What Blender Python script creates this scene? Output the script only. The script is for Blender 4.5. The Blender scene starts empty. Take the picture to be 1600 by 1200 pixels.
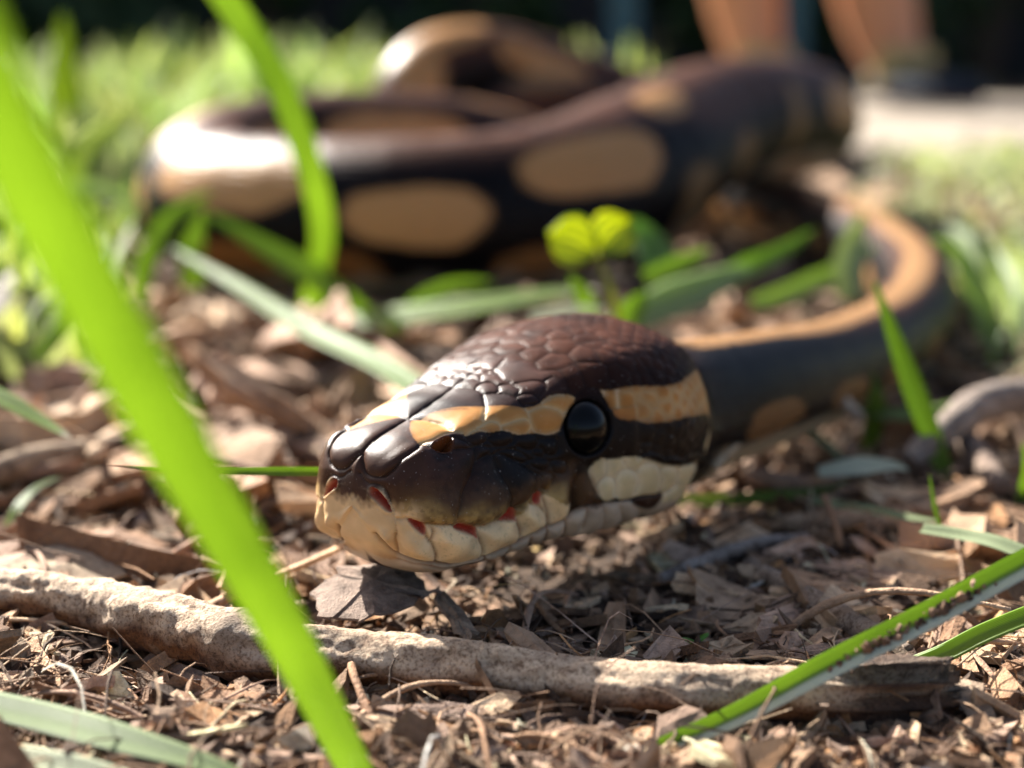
import bpy, math, random
import numpy as np
from mathutils import Vector, Matrix, kdtree

# ------------------------------------------------------------------ camera, world, sun, exposure
CM = 0.01                                   # shapes are written in centimetres
scene = bpy.context.scene
C = scene.collection
cam_d = bpy.data.cameras.new('camera'); cam = bpy.data.objects.new('camera', cam_d); C.objects.link(cam)
scene.camera = cam
cam.location = (0, 0, 6.5*CM)
cam.rotation_euler = (math.radians(90-11.3), 0, 0)
cam_d.sensor_width = 22.3
cam_d.lens = 22.3*2600/1600
cam_d.clip_start = 0.005; cam_d.clip_end = 200
cam_d.dof.use_dof = True
cam_d.dof.focus_distance = 0.1770
cam_d.dof.aperture_fstop = 8.2
cam_d.dof.aperture_blades = 7
cam_d.dof.aperture_rotation = 0.3

SUN = Vector((-0.84, 1.12, 1.0)).normalized()          # direction towards the sun: behind the snake, a little to one side
w = bpy.data.worlds.new('World'); scene.world = w; w.use_nodes = True
nt = w.node_tree; nt.nodes.clear()
sky = nt.nodes.new('ShaderNodeTexSky'); sky.sky_type = 'NISHITA'; sky.sun_disc = False; sky.air_density = .8; sky.dust_density = 3.0; sky.ozone_density = .6
sky.sun_elevation = math.asin(SUN.z); sky.sun_rotation = math.atan2(SUN.x, SUN.y)
bg = nt.nodes.new('ShaderNodeBackground'); bg.inputs['Strength'].default_value = 0.058
wo = nt.nodes.new('ShaderNodeOutputWorld')
nt.links.new(sky.outputs[0], bg.inputs[0]); nt.links.new(bg.outputs[0], wo.inputs[0])
sun_d = bpy.data.lights.new('sun', 'SUN'); sun_d.energy = 5.0; sun_d.angle = math.radians(0.53); sun_d.color = (1.0, 0.96, 0.885)
sun = bpy.data.objects.new('sun', sun_d); C.objects.link(sun)
sun.rotation_euler = SUN.to_track_quat('Z', 'Y').to_euler()
sun.location = (-0.6, 0.8, 1.2)

scene.view_settings.view_transform = 'Standard'; scene.view_settings.look = 'None'
scene.view_settings.gamma = 1; scene.view_settings.use_curve_mapping = False
scene.view_settings.exposure = 2.03
scene.cycles.use_denoising = True
scene.cycles.denoiser = 'OPENIMAGEDENOISE'
scene.cycles.max_bounces = 6; scene.cycles.transparent_max_bounces = 6
scene.cycles.sample_clamp_indirect = 6
rng = np.random.default_rng(7); random.seed(7)

# ------------------------------------------------------------------ helpers
def tag(o, label=None, cat=None, group=None, kind=None):
    if label: o['label'] = label
    if cat: o['category'] = cat
    if group: o['group'] = group
    if kind: o['kind'] = kind
    return o

def mesh_obj(name, verts, faces, mat=None, parent=None, smooth=True, col=None, origin=None, attrs=None):
    """verts in cm (N,3); faces: list of tuples or an (M,4)/(M,3) array; col: (N,4) colour attribute"""
    v = np.asarray(verts, dtype=np.float64)
    if origin is not None: v = v - np.asarray(origin)
    me = bpy.data.meshes.new(name)
    me.from_pydata((v*CM).tolist(), [], faces.tolist() if hasattr(faces, 'tolist') else faces)
    if smooth: me.polygons.foreach_set('use_smooth', np.ones(len(me.polygons), dtype=bool))
    if col is not None:
        a = me.color_attributes.new('col', 'FLOAT_COLOR', 'POINT')
        a.data.foreach_set('color', np.asarray(col, dtype=np.float32).ravel())
    for k, arr in (attrs or {}).items():
        a = me.attributes.new(k, 'FLOAT', 'POINT'); a.data.foreach_set('value', np.asarray(arr, dtype=np.float32).ravel())
    me.update()
    o = bpy.data.objects.new(name, me); C.objects.link(o)
    if origin is not None: o.location = tuple(np.asarray(origin)*CM)
    if mat: me.materials.append(mat)
    if parent:
        o.parent = parent
        if origin is not None: o.location = tuple(np.asarray(origin)*CM - np.array(parent.location))
    return o

def empty(name, loc=(0, 0, 0)):
    o = bpy.data.objects.new(name, None); C.objects.link(o); o.location = tuple(np.asarray(loc)*CM)
    o.empty_display_size = 0.01
    return o

class NT:
    """small node-tree helper"""
    def __init__(s, name):
        s.m = bpy.data.materials.new(name); s.m.use_nodes = True; s.t = s.m.node_tree; s.t.nodes.clear()
        s.out = s.n('ShaderNodeOutputMaterial'); s.b = s.n('ShaderNodeBsdfPrincipled'); s.l(s.b.outputs[0], s.out.inputs[0])
        s._tc = None
    def n(s, t, **kw):
        x = s.t.nodes.new(t)
        for k, v in kw.items(): setattr(x, k, v)
        return x
    def l(s, a, b): s.t.links.new(a, b)
    def inp(s, node, **kw):
        for k, v in kw.items():
            i = node.inputs[k.replace('_', ' ')] if not k.startswith('i') or not k[1:].isdigit() else node.inputs[int(k[1:])]
            if hasattr(v, 'links') or isinstance(v, bpy.types.NodeSocket): s.l(v, i)
            else: i.default_value = v
        return node
    def coord(s, scale=100.0, rot=(0, 0, 0), kind='Object'):
        if s._tc is None: s._tc = s.n('ShaderNodeTexCoord')
        m = s.n('ShaderNodeMapping'); sc = scale if hasattr(scale, '__len__') else (scale,)*3
        m.inputs['Scale'].default_value = sc; m.inputs['Rotation'].default_value = rot
        s.l(s._tc.outputs[kind], m.inputs[0]); return m.outputs[0]
    def noise(s, vec, scale, detail=4, rough=.55, dist=0.0):
        x = s.n('ShaderNodeTexNoise'); s.l(vec, x.inputs['Vector']); x.inputs['Scale'].default_value = scale
        x.inputs['Detail'].default_value = detail; x.inputs['Roughness'].default_value = rough; x.inputs['Distortion'].default_value = dist
        return x.outputs['Fac']
    def ramp(s, fac, stops):
        x = s.n('ShaderNodeValToRGB'); e = x.color_ramp.elements
        while len(e) < len(stops): e.new(0.5)
        for el, (p, c) in zip(e, stops): el.position = p; el.color = tuple(c) + (1,) if len(c) == 3 else c
        s.l(fac, x.inputs[0]); return x.outputs[0]
    def mix(s, fac, a, b, mode='MIX'):
        x = s.n('ShaderNodeMix', data_type='RGBA', blend_type=mode)
        for i, v in ((0, fac), (6, a), (7, b)):
            if isinstance(v, bpy.types.NodeSocket): s.l(v, x.inputs[i])
            else: x.inputs[i].default_value = v if not hasattr(v, '__len__') else (tuple(v)+(1,))[:4]
        return x.outputs[2]
    def math(s, op, a, b=0.0, clamp=False):
        x = s.n('ShaderNodeMath', operation=op, use_clamp=clamp)
        for i, v in ((0, a), (1, b)):
            if isinstance(v, bpy.types.NodeSocket): s.l(v, x.inputs[i])
            else: x.inputs[i].default_value = v
        return x.outputs[0]
    def bump(s, h, strength=.5, dist=.0005, normal=None):
        x = s.n('ShaderNodeBump'); s.l(h, x.inputs['Height']); x.inputs['Strength'].default_value = strength; x.inputs['Distance'].default_value = dist
        if normal: s.l(normal, x.inputs['Normal'])
        return x.outputs[0]

def sm(e0, e1, x):
    t = np.clip((x-e0)/(e1-e0), 0, 1); return t*t*(3-2*t)

def vnoise(P, scale, seed=0):
    """smooth value noise on (N,3) points, about -1..1"""
    q = np.asarray(P)*scale; i = np.floor(q).astype(np.int64); f = q-i; f = f*f*(3-2*f)
    def h(a):
        n = (a[:, 0]*73856093) ^ (a[:, 1]*19349663) ^ (a[:, 2]*83492791) ^ (seed*2654435761)
        n = (n ^ (n >> 13))*1274126177; n &= 0x7fffffff
        return (n ^ (n >> 16)) % 100003/100003.0*2-1
    r = 0
    for dx in (0, 1):
        for dy in (0, 1):
            for dz in (0, 1):
                wgt = (f[:, 0] if dx else 1-f[:, 0])*(f[:, 1] if dy else 1-f[:, 1])*(f[:, 2] if dz else 1-f[:, 2])
                r = r + wgt*h(i+np.array([dx, dy, dz]))
    return r

def pchip(x, y, xi):
    """monotone cubic interpolation along axis 0 (y: (N,...))"""
    x = np.asarray(x, float); y = np.asarray(y, float); sh = y.shape[1:]; y = y.reshape(len(x), -1)
    h = np.diff(x)[:, None]; d = np.diff(y, axis=0)/h
    m = np.zeros_like(y); m[0] = d[0]; m[-1] = d[-1]
    w1 = 2*h[1:]+h[:-1]; w2 = h[1:]+2*h[:-1]
    with np.errstate(divide='ignore', invalid='ignore'):
        hm = (w1+w2)/(w1/d[:-1]+w2/d[1:])
    m[1:-1] = np.where(d[:-1]*d[1:] > 0, hm, 0)
    k = np.clip(np.searchsorted(x, xi)-1, 0, len(x)-2); hh = (x[k+1]-x[k])[:, None]; t = ((xi-x[k])[:, None])/hh
    r = y[k]*(1+2*t)*(1-t)**2 + hh*m[k]*t*(1-t)**2 + y[k+1]*t*t*(3-2*t) + hh*m[k+1]*t*t*(t-1)
    return r.reshape((len(xi),)+sh)

def cspline(P, n):
    """smooth curve through (N,k) points, n samples evenly spaced along it"""
    P = np.asarray(P, float); Q = np.vstack([2*P[0]-P[1], P, 2*P[-1]-P[-2]]); out = []
    for i in range(1, len(Q)-2):
        p0, p1, p2, p3 = Q[i-1:i+3]
        t = np.linspace(0, 1, 40, endpoint=False)[:, None]
        out.append(.5*((2*p1)+(-p0+p2)*t+(2*p0-5*p1+4*p2-p3)*t*t+(-p0+3*p1-3*p2+p3)*t**3))
    out.append(P[-1:]); D = np.vstack(out)
    L = np.r_[0, np.cumsum(np.linalg.norm(np.diff(D[:, :3], axis=0), axis=1))]
    s = np.linspace(0, L[-1], n)
    return np.stack([np.interp(s, L, D[:, k]) for k in range(D.shape[1])], 1), s
# ------------------------------------------------------------------ the snake: shape of the head in its own frame
# head frame (cm): a = back from the snout tip, y = towards the snake's left cheek, z = up from the mouth line
#        a     zt    wc    zc    wm    zm    wl    zl    wj    zj    zb
HT = [(0.00, .46, .02, .46, .02, .44, .02, .42, .02, .40, .40),
      (0.03, .75, .25, .67, .35, .42, .29, .22, .18, .16, .14),
      (0.09, .91, .43, .83, .55, .42, .50, .16, .32, .05, .02),
      (0.20, 1.04, .58, .95, .72, .47, .68, .13, .47, -.05, -.11),
      (0.42, 1.15, .69, 1.05, .85, .54, .83, .13, .65, -.23, -.33),
      (0.80, 1.25, .74, 1.13, .91, .60, .94, .14, .78, -.32, -.45),
      (1.30, 1.40, .78, 1.24, .96, .70, 1.01, .19, .87, -.32, -.45),
      (2.00, 1.65, .90, 1.44, 1.07, .86, 1.12, .25, .95, -.28, -.40),
      (2.70, 1.87, 1.05, 1.62, 1.22, 1.02, 1.25, .25, 1.06, -.27, -.39),
      (3.45, 2.06, 1.20, 1.74, 1.48, 1.00, 1.42, .19, 1.17, -.28, -.40),
      (4.20, 2.12, 1.26, 1.75, 1.65, .96, 1.50, .14, 1.18, -.29, -.42),
      (4.90, 1.98, 1.14, 1.62, 1.48, .88, 1.28, .11, .98, -.33, -.47),
      (5.40, 1.70, .88, 1.40, 1.12, .70, 1.00, .10, .72, -.32, -.50),
      (5.90, 1.48, .70, 1.20, .97, .50, .86, .10, .60, -.34, -.54)]
HT = np.array(HT)
VC = np.array([0, .14, .28, .50, .68, .82, .92, 1.0])         # positions of the section's control points from crown to chin
def head_sections():
    S = []
    for a, zt, wc, zc, wm, zm, wl, zl, wj, zj, zb in HT:
        S.append([(0, zt), (wc*.56, zt-(zt-zc)*.28), (wc, zc), (wm, zm), (wl, zl), (wj, zj), (wj*.52, zb+(zj-zb)*.22), (0, zb)])
    return np.array(S)                                        # (stations, 8, 2)
HS = head_sections()
HTT = np.r_[0, np.cumsum(np.hypot(np.diff(HT[:, 0]), np.hypot(np.diff(HT[:, 4]), np.diff(HT[:, 1]))))]   # station parameter
HTMAX = HTT[-1]
def head_point(t, v):
    """base surface of the head: t along (0..HTMAX), v around (-1..1; 0 crown, +-1 chin); arrays of equal length -> (N,3)"""
    t = np.asarray(t, float); v = np.asarray(v, float); av = np.abs(v)
    a = pchip(HTT, HT[:, 0], t); Sx = pchip(HTT, HS, t)       # (N,8,2)
    # periodic Catmull-Rom around the section
    ext_v = np.r_[-VC[2], -VC[1], VC, 2-VC[-2], 2-VC[-3]]
    idx = np.r_[2, 1, np.arange(8), 6, 5]; sg = np.r_[-1, -1, np.ones(8), -1, -1]
    k = np.clip(np.searchsorted(VC, av, side='right')-1, 0, 6)+2
    N = np.arange(len(t))
    def P(j):
        p = Sx[N, idx[j]].copy(); p[:, 0] *= sg[j]; return p
    v0, v1, v2, v3 = ext_v[k-1], ext_v[k], ext_v[k+1], ext_v[k+2]
    p0, p1, p2, p3 = P(k-1), P(k), P(k+1), P(k+2)
    h = (v2-v1); u = ((av-v1)/h)[:, None]; h = h[:, None]
    m1 = (p2-p0)/(v2-v0)[:, None]*h; m2 = (p3-p1)/(v3-v1)[:, None]*h
    yz = p1*(1+2*u)*(1-u)**2+m1*u*(1-u)**2+p2*u*u*(3-2*u)+m2*u*u*(u-1)
    yz[:, 0] *= np.where(v < 0, -1, 1)
    return np.column_stack([a, yz])

HEAD_O = np.array([-1.76, 17.50, 1.22])        # snout tip on the ground plan
HEAD_YAW = math.radians(51); HEAD_PITCH = math.radians(1.0); HEAD_ROLL = math.radians(0)
def head_axes():
    back = np.array([math.cos(HEAD_YAW), math.sin(HEAD_YAW), 0.0]); side = np.array([math.sin(HEAD_YAW), -math.cos(HEAD_YAW), 0.0]); up = np.array([0, 0, 1.0])
    back, up = back*math.cos(HEAD_PITCH)-up*math.sin(HEAD_PITCH), up*math.cos(HEAD_PITCH)+back*math.sin(HEAD_PITCH)
    side, up = side*math.cos(HEAD_ROLL)+up*math.sin(HEAD_ROLL), up*math.cos(HEAD_ROLL)-side*math.sin(HEAD_ROLL)
    return back, side, up
HB, HSD, HU = head_axes()
def head_world(p):
    return HEAD_O + p[:, :1]*HB + p[:, 1:2]*HSD + p[:, 2:3]*HU
# surface positions (station, angle) of the scale seams, pits and colour patches of the head, traced once on the near side and mirrored

SEAMS = [
 (0.03,0.028,'c',[(0.858,0),(1.01,0),(1.19,0),(1.37,0),(1.55,0),(1.68,0),(1.73,0)]),
 (0.026,0.026,'c',[(1.73,0),(1.88,0),(2.07,0),(2.29,0),(2.44,0),(2.54,0)]),
 (0.024,0.026,'m',[(1.67,0),(1.75,0),(1.75,0.0356),(1.8,0.0767),(1.82,0.1333),(1.78,0.2144)]),
 (0.03,0.03,'m',[(0.858,0.0067),(0.706,0.0378),(0.585,0.0856),(0.545,0.1533),(0.577,0.2444),(0.69,0.2922),(0.826,0.2756),(0.986,0.2333),(1.15,0.2211),(1.35,0.2011)]),
 (0.018,0.024,'m',[(1.35,0.2011),(1.48,0.2122),(1.68,0.2156),(1.76,0.23),(1.84,0.2656)]),
 (0.022,0.026,'m',[(1.35,0.2067),(1.35,0.2644),(1.41,0.3067),(1.5,0.3244),(1.6,0.33)]),
 (0.02,0.022,'m',[(1.68,0.2544),(1.8,0.2967),(1.88,0.3456),(1.9,0.3522)]),
 (0.02,0.024,'m',[(1.6,0.3233),(1.72,0.3322),(1.82,0.35),(1.91,0.3578)]),
 (0.026,0.026,'m',[(0.529,0.0578),(0.441,0.1633),(0.457,0.2656)]),
 (0.026,0.026,'m',[(0.465,0.2567),(0.593,0.3222),(0.642,0.3844),(0.658,0.4444),(0.69,0.5067)]),
 (0.022,0.028,'m',[(1.92,0.3544),(1.93,0.3922),(1.9,0.4189),(1.83,0.4522),(1.76,0.4744),(1.67,0.4978),(1.6,0.5311),(1.56,0.5722),(1.5,0.6033),(1.54,0.6267)]),
 (0.02,0.024,'m',[(2.18,0.4256),(2.22,0.4611),(2.25,0.4989),(2.22,0.4744),(2.25,0.53),(2.31,0.5789),(2.37,0.62),(2.33,0.6478)]),
 (0.02,0.024,'m',[(1.9,0.4189),(1.97,0.4111),(2.1,0.4144),(2.17,0.4211),(2.29,0.4356),(2.44,0.4711),(2.57,0.5133),(2.71,0.5522),(2.83,0.5811),(2.9,0.5733)]),
 (0.02,0.024,'m',[(2.66,0.5411),(2.73,0.5711),(2.76,0.5944),(2.73,0.6222),(2.68,0.64)]),
 (0.03,0.03,'m',[(1.54,0.6267),(1.64,0.65),(1.84,0.6778),(2.01,0.6922),(2.14,0.6867),(2.26,0.67),(2.33,0.6511),(2.35,0.63)]),
 (0.028,0.028,'m',[(2.34,0.6522),(2.43,0.66),(2.55,0.6622),(2.66,0.6489),(2.73,0.6322)]),
 (0.02,0.024,'m',[(2.73,0.5711),(2.81,0.5711),(2.87,0.5967),(2.84,0.6222),(2.75,0.6267)]),
 (0.02,0.024,'m',[(2.9,0.5733),(3.02,0.5867),(3.09,0.6078),(3.03,0.6233),(2.97,0.6433),(2.9,0.6289)]),
 (0.018,0.022,'m',[(1.86,0.29),(2.04,0.2811),(2.19,0.3222),(2.17,0.3567),(2.04,0.3633),(1.93,0.3522),(1.87,0.3189),(1.86,0.29)]),
 (0.018,0.022,'m',[(2.19,0.3456),(2.3,0.3389),(2.45,0.3567),(2.53,0.3867),(2.52,0.4144),(2.37,0.4156),(2.22,0.3922),(2.17,0.3611)]),
 (0.018,0.022,'m',[(2.53,0.3956),(2.7,0.4056),(2.85,0.4289),(2.9,0.46),(2.85,0.4811),(2.7,0.4756),(2.56,0.4367)]),
 (0.018,0.022,'m',[(2.93,0.4544),(3.16,0.4811),(3.19,0.5189),(3.13,0.5433),(2.99,0.5244),(2.91,0.4844)]),
 (0.018,0.022,'m',[(1.93,0.36),(2.04,0.3667),(2.16,0.3878),(2.16,0.4133),(2.04,0.4189),(1.93,0.4089)]),
 (0.018,0.022,'m',[(2.16,0.3878),(2.25,0.4),(2.27,0.42),(2.2,0.4233)]),
 (0.018,0.022,'m',[(2.26,0.4233),(2.4,0.4244),(2.57,0.4556),(2.69,0.4989),(2.67,0.5211),(2.57,0.5089),(2.41,0.4633)]),
 (0.018,0.022,'m',[(2.81,0.4811),(2.92,0.4933),(2.98,0.5267),(2.86,0.5189),(2.77,0.4967),(2.81,0.4811)]),
 (0.018,0.022,'m',[(2.71,0.5133),(2.85,0.5211),(3.02,0.5411),(3,0.5711),(2.85,0.5656),(2.73,0.5389),(2.71,0.5133)]),
 (0.018,0.022,'m',[(3.04,0.5489),(3.23,0.5656),(3.3,0.5856),(3.26,0.6067),(3.09,0.5978),(3.03,0.5711),(3.04,0.5489)]),
 (0.018,0.024,'m',[(2.09,0.28),(2.23,0.2689),(2.34,0.29),(2.4,0.3256),(2.38,0.3422)]),
 (0.018,0.024,'m',[(2.41,0.3278),(2.57,0.3322),(2.72,0.3411),(2.8,0.3656),(2.81,0.3933),(2.73,0.41),(2.58,0.3911),(2.45,0.3567)]),
 (0.02,0.024,'m',[(2.81,0.3267),(2.97,0.3244),(3.13,0.3456),(3.28,0.3944),(3.3,0.4356),(3.2,0.4678),(3.01,0.4489),(2.85,0.4211),(2.8,0.3833),(2.81,0.3267)]),
 (0.018,0.024,'m',[(3.04,0.3167),(3.19,0.2989),(3.38,0.3278),(3.51,0.36),(3.36,0.4011),(3.3,0.4011)]),
 (0.022,0.022,'m',[(2.57,0.13),(2.44,0.1756),(2.29,0.2289),(2.21,0.2567)]),
 (0.018,0.022,'m',[(2.75,0.27),(2.77,0.3),(2.81,0.3267)]),
 (0.022,0.022,'m',[(2.34,0),(2.47,0),(2.55,0),(2.59,0.0389),(2.63,0.0778),(2.61,0.11),(2.6,0.1278),(2.68,0.15),(2.77,0.1944),(2.77,0.2333),(2.77,0.2789)]),
 (0.022,0.022,'m',[(2.8,0.2311),(2.89,0.23),(2.98,0.2511),(3.02,0.2833),(3.02,0.3078),(2.9,0.3056),(2.79,0.2833)]),
 (0.022,0.022,'m',[(2.63,0.0778),(2.74,0.0689),(2.83,0.0833),(2.85,0.1144),(2.77,0.1533),(2.69,0.1556)]),
 (0.02,0.022,'m',[(2.82,0.1256),(2.92,0.1422),(2.94,0.1733),(2.9,0.2156),(2.81,0.22)]),
 (0.02,0.022,'m',[(2.98,0.1633),(3.1,0.1856),(3.22,0.2089),(3.22,0.2333),(3.12,0.2656),(3.02,0.2656)]),
 (0.02,0.022,'m',[(3.27,0.2222),(3.38,0.2244),(3.56,0.2578),(3.8,0.3078),(3.85,0.3478),(3.8,0.3667)]),
 (0.02,0.022,'m',[(3.27,0.2222),(3.18,0.2633),(3.04,0.2811)]),
 (0.018,0.022,'m',[(2.55,0),(2.64,0),(2.78,0),(2.81,0.0133),(2.8,0.0556)]),
 (0.018,0.022,'m',[(2.64,0),(2.75,0),(2.92,0),(2.91,0),(2.96,0),(2.95,0.0267),(2.81,0.0589)]),
 (0.018,0.022,'m',[(2.93,0.0322),(3.02,0.0533),(2.98,0.11),(2.97,0.1489)]),
 (0.018,0.022,'m',[(3.08,0.0533),(2.98,0.11)]),
 (0.018,0.022,'m',[(2.95,0.0267),(3.08,0.0533),(3.24,0.0433),(3.49,0.0267)]),
 (0.018,0.022,'m',[(3.08,0.0533),(3.1,0),(3.11,0),(2.91,0)]),
 (0.022,0.022,'m',[(3.68,0.1011),(3.55,0.1444),(3.48,0.19),(3.39,0.2267)]),
 (0.018,0.022,'m',[(3.62,0),(3.7,0.0111),(3.75,0.0533),(3.68,0.1011)]),
 (0.045,0.03,'m',[(0.561,0.7722),(0.77,0.8211),(0.938,0.8667),(1,0.8644),(1.05,0.8467),(1.11,0.82),(1.24,0.8078),(1.37,0.8056),(1.38,0.8022),(1.5,0.8067),(1.73,0.8167),(1.93,0.8156),(2.05,0.8078),(2.13,0.8078),(2.32,0.7978),(2.53,0.7989),(2.69,0.7844),(2.87,0.7744),(3.06,0.76),(3.22,0.7567),(3.36,0.7489),(3.41,0.73),(3.66,0.7178),(3.97,0.7189),(4.31,0.7189),(4.57,0.7078),(4.85,0.7122),(5.1,0.71),(5.25,0.6889)]),
 (0.018,0.026,'m',[(0.658,0.5089),(0.714,0.5489),(0.722,0.6111),(0.802,0.7344),(0.994,0.8478)]),
 (0.001,0.04,'n',[(0.249,-0.5089),(0.152,-0.6333),(0.136,0.9822),(0.241,0.7656),(0.377,0.7167)]),
 (0.022,0.026,'m',[(1.1,0.59),(1.14,0.6722),(1.25,0.7156),(1.32,0.75),(1.38,0.8)]),
 (0.012,0.02,'m',[(1.11,0.5967),(1.21,0.63),(1.24,0.6922),(1.2,0.7011)]),
 (0.026,0.026,'m',[(0.658,0.5089),(0.698,0.5344),(0.786,0.5344),(0.858,0.5278),(0.994,0.56),(1.11,0.5922),(1.25,0.6178),(1.45,0.6367),(1.54,0.6311)]),
 (0.022,0.026,'m',[(1.84,0.7089),(1.97,0.7511),(2.04,0.7822),(2.03,0.8111)]),
 (0.022,0.026,'m',[(2.44,0.6933),(2.55,0.7289),(2.64,0.7644),(2.62,0.7767)]),
 (0.016,0.022,'m',[(1.83,0.6789),(1.86,0.7111),(1.93,0.7356)]),
 (0.022,0.026,'m',[(2.69,0.6689),(2.82,0.6811),(2.96,0.7089),(3.04,0.74),(3.03,0.7589)]),
 (0.016,0.024,'m',[(2.85,0.63),(2.9,0.6667),(3,0.7133),(3.08,0.7544)]),
 (0.02,0.026,'m',[(3.39,0.6333),(3.39,0.6878),(3.38,0.7378),(3.35,0.7522)]),
 (0.012,0.022,'m',[(2.13,0.8144),(2.15,0.84)]),
 (0.012,0.022,'m',[(2.53,0.7989),(2.53,0.8333)]),
 (0.012,0.022,'m',[(2.85,0.7911),(2.92,0.8356)]),
 (0.012,0.022,'m',[(3.07,0.7611),(3.1,0.7956),(3.18,0.8356)]),
 (0.012,0.022,'m',[(3.35,0.7522),(3.42,0.7978),(3.48,0.8356)]),
 (0.014,0.026,'m',[(3.67,0.7211),(3.69,0.7544),(3.7,0.7933)]),
 (0.014,0.026,'m',[(3.93,0.7289),(4.01,0.7656),(4.11,0.8189)]),
 (0.014,0.026,'m',[(4.22,0.7311),(4.33,0.7689),(4.53,0.8267)]),
 (0.014,0.026,'m',[(4.47,0.7222),(4.66,0.7667),(4.89,0.8244)]),
 (0.012,0.022,'m',[(1.09,0.8844),(1.16,0.8433),(1.35,0.8211),(1.4,0.8256),(1.72,0.8433),(2.14,0.8411)]),
 (0.02,0.028,'m',[(3.62,0.6078),(3.78,0.6678),(3.81,0.6911)]),
 (0.02,0.028,'m',[(3.78,0.6678),(3.8,0.6456),(3.91,0.6356),(4.07,0.6456),(4.11,0.6989)]),
 (0.02,0.028,'m',[(3.9,0.5944),(3.91,0.6356)]),
 (0.02,0.028,'m',[(4.07,0.6456),(4.12,0.6233),(4.25,0.6189),(4.41,0.6311),(4.47,0.6611),(4.44,0.69)]),
 (0.02,0.028,'m',[(4.41,0.6311),(4.48,0.61),(4.63,0.6067),(4.79,0.62),(4.88,0.6633),(4.89,0.7022)]),
 (0.02,0.028,'m',[(4.82,0.6267),(4.96,0.6211),(5.16,0.6333),(5.21,0.6733),(5.12,0.7022)]),
 (0.018,0.028,'m',[(5.16,0.6333),(5.39,0.6189),(6.9,0.6989)]),
 (0.018,0.028,'m',[(4.17,0.5933),(4.25,0.6189)]),
]
PITS = [
 (0.16,'nostril',[(1.36,0.2622),(1.48,0.2422),(1.61,0.2411),(1.68,0.2544),(1.64,0.2878),(1.61,0.3256),(1.51,0.3189),(1.42,0.3011)]),
 (0.07,'pit',[(0.425,0.2722),(0.513,0.3167),(0.585,0.3889),(0.65,0.4444),(0.674,0.5044),(0.577,0.48),(0.465,0.4144),(0.377,0.3433)]),
 (0.06,'pit',[(0.858,0.5344),(0.994,0.5622),(1.11,0.5978),(1.13,0.6722),(1.04,0.6389),(0.906,0.5711)]),
 (0.06,'pit',[(1.45,0.6489),(1.56,0.6356),(1.69,0.6589),(1.83,0.68),(1.84,0.71),(1.9,0.7333),(1.74,0.6989),(1.52,0.6667)]),
 (0.06,'pit',[(2.14,0.6878),(2.27,0.6733),(2.34,0.6533),(2.43,0.6611),(2.45,0.7),(2.49,0.7156),(2.37,0.6989)]),
 (0.05,'pit',[(2.73,0.6344),(2.85,0.63),(2.85,0.6856),(2.69,0.6656)]),
]
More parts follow.
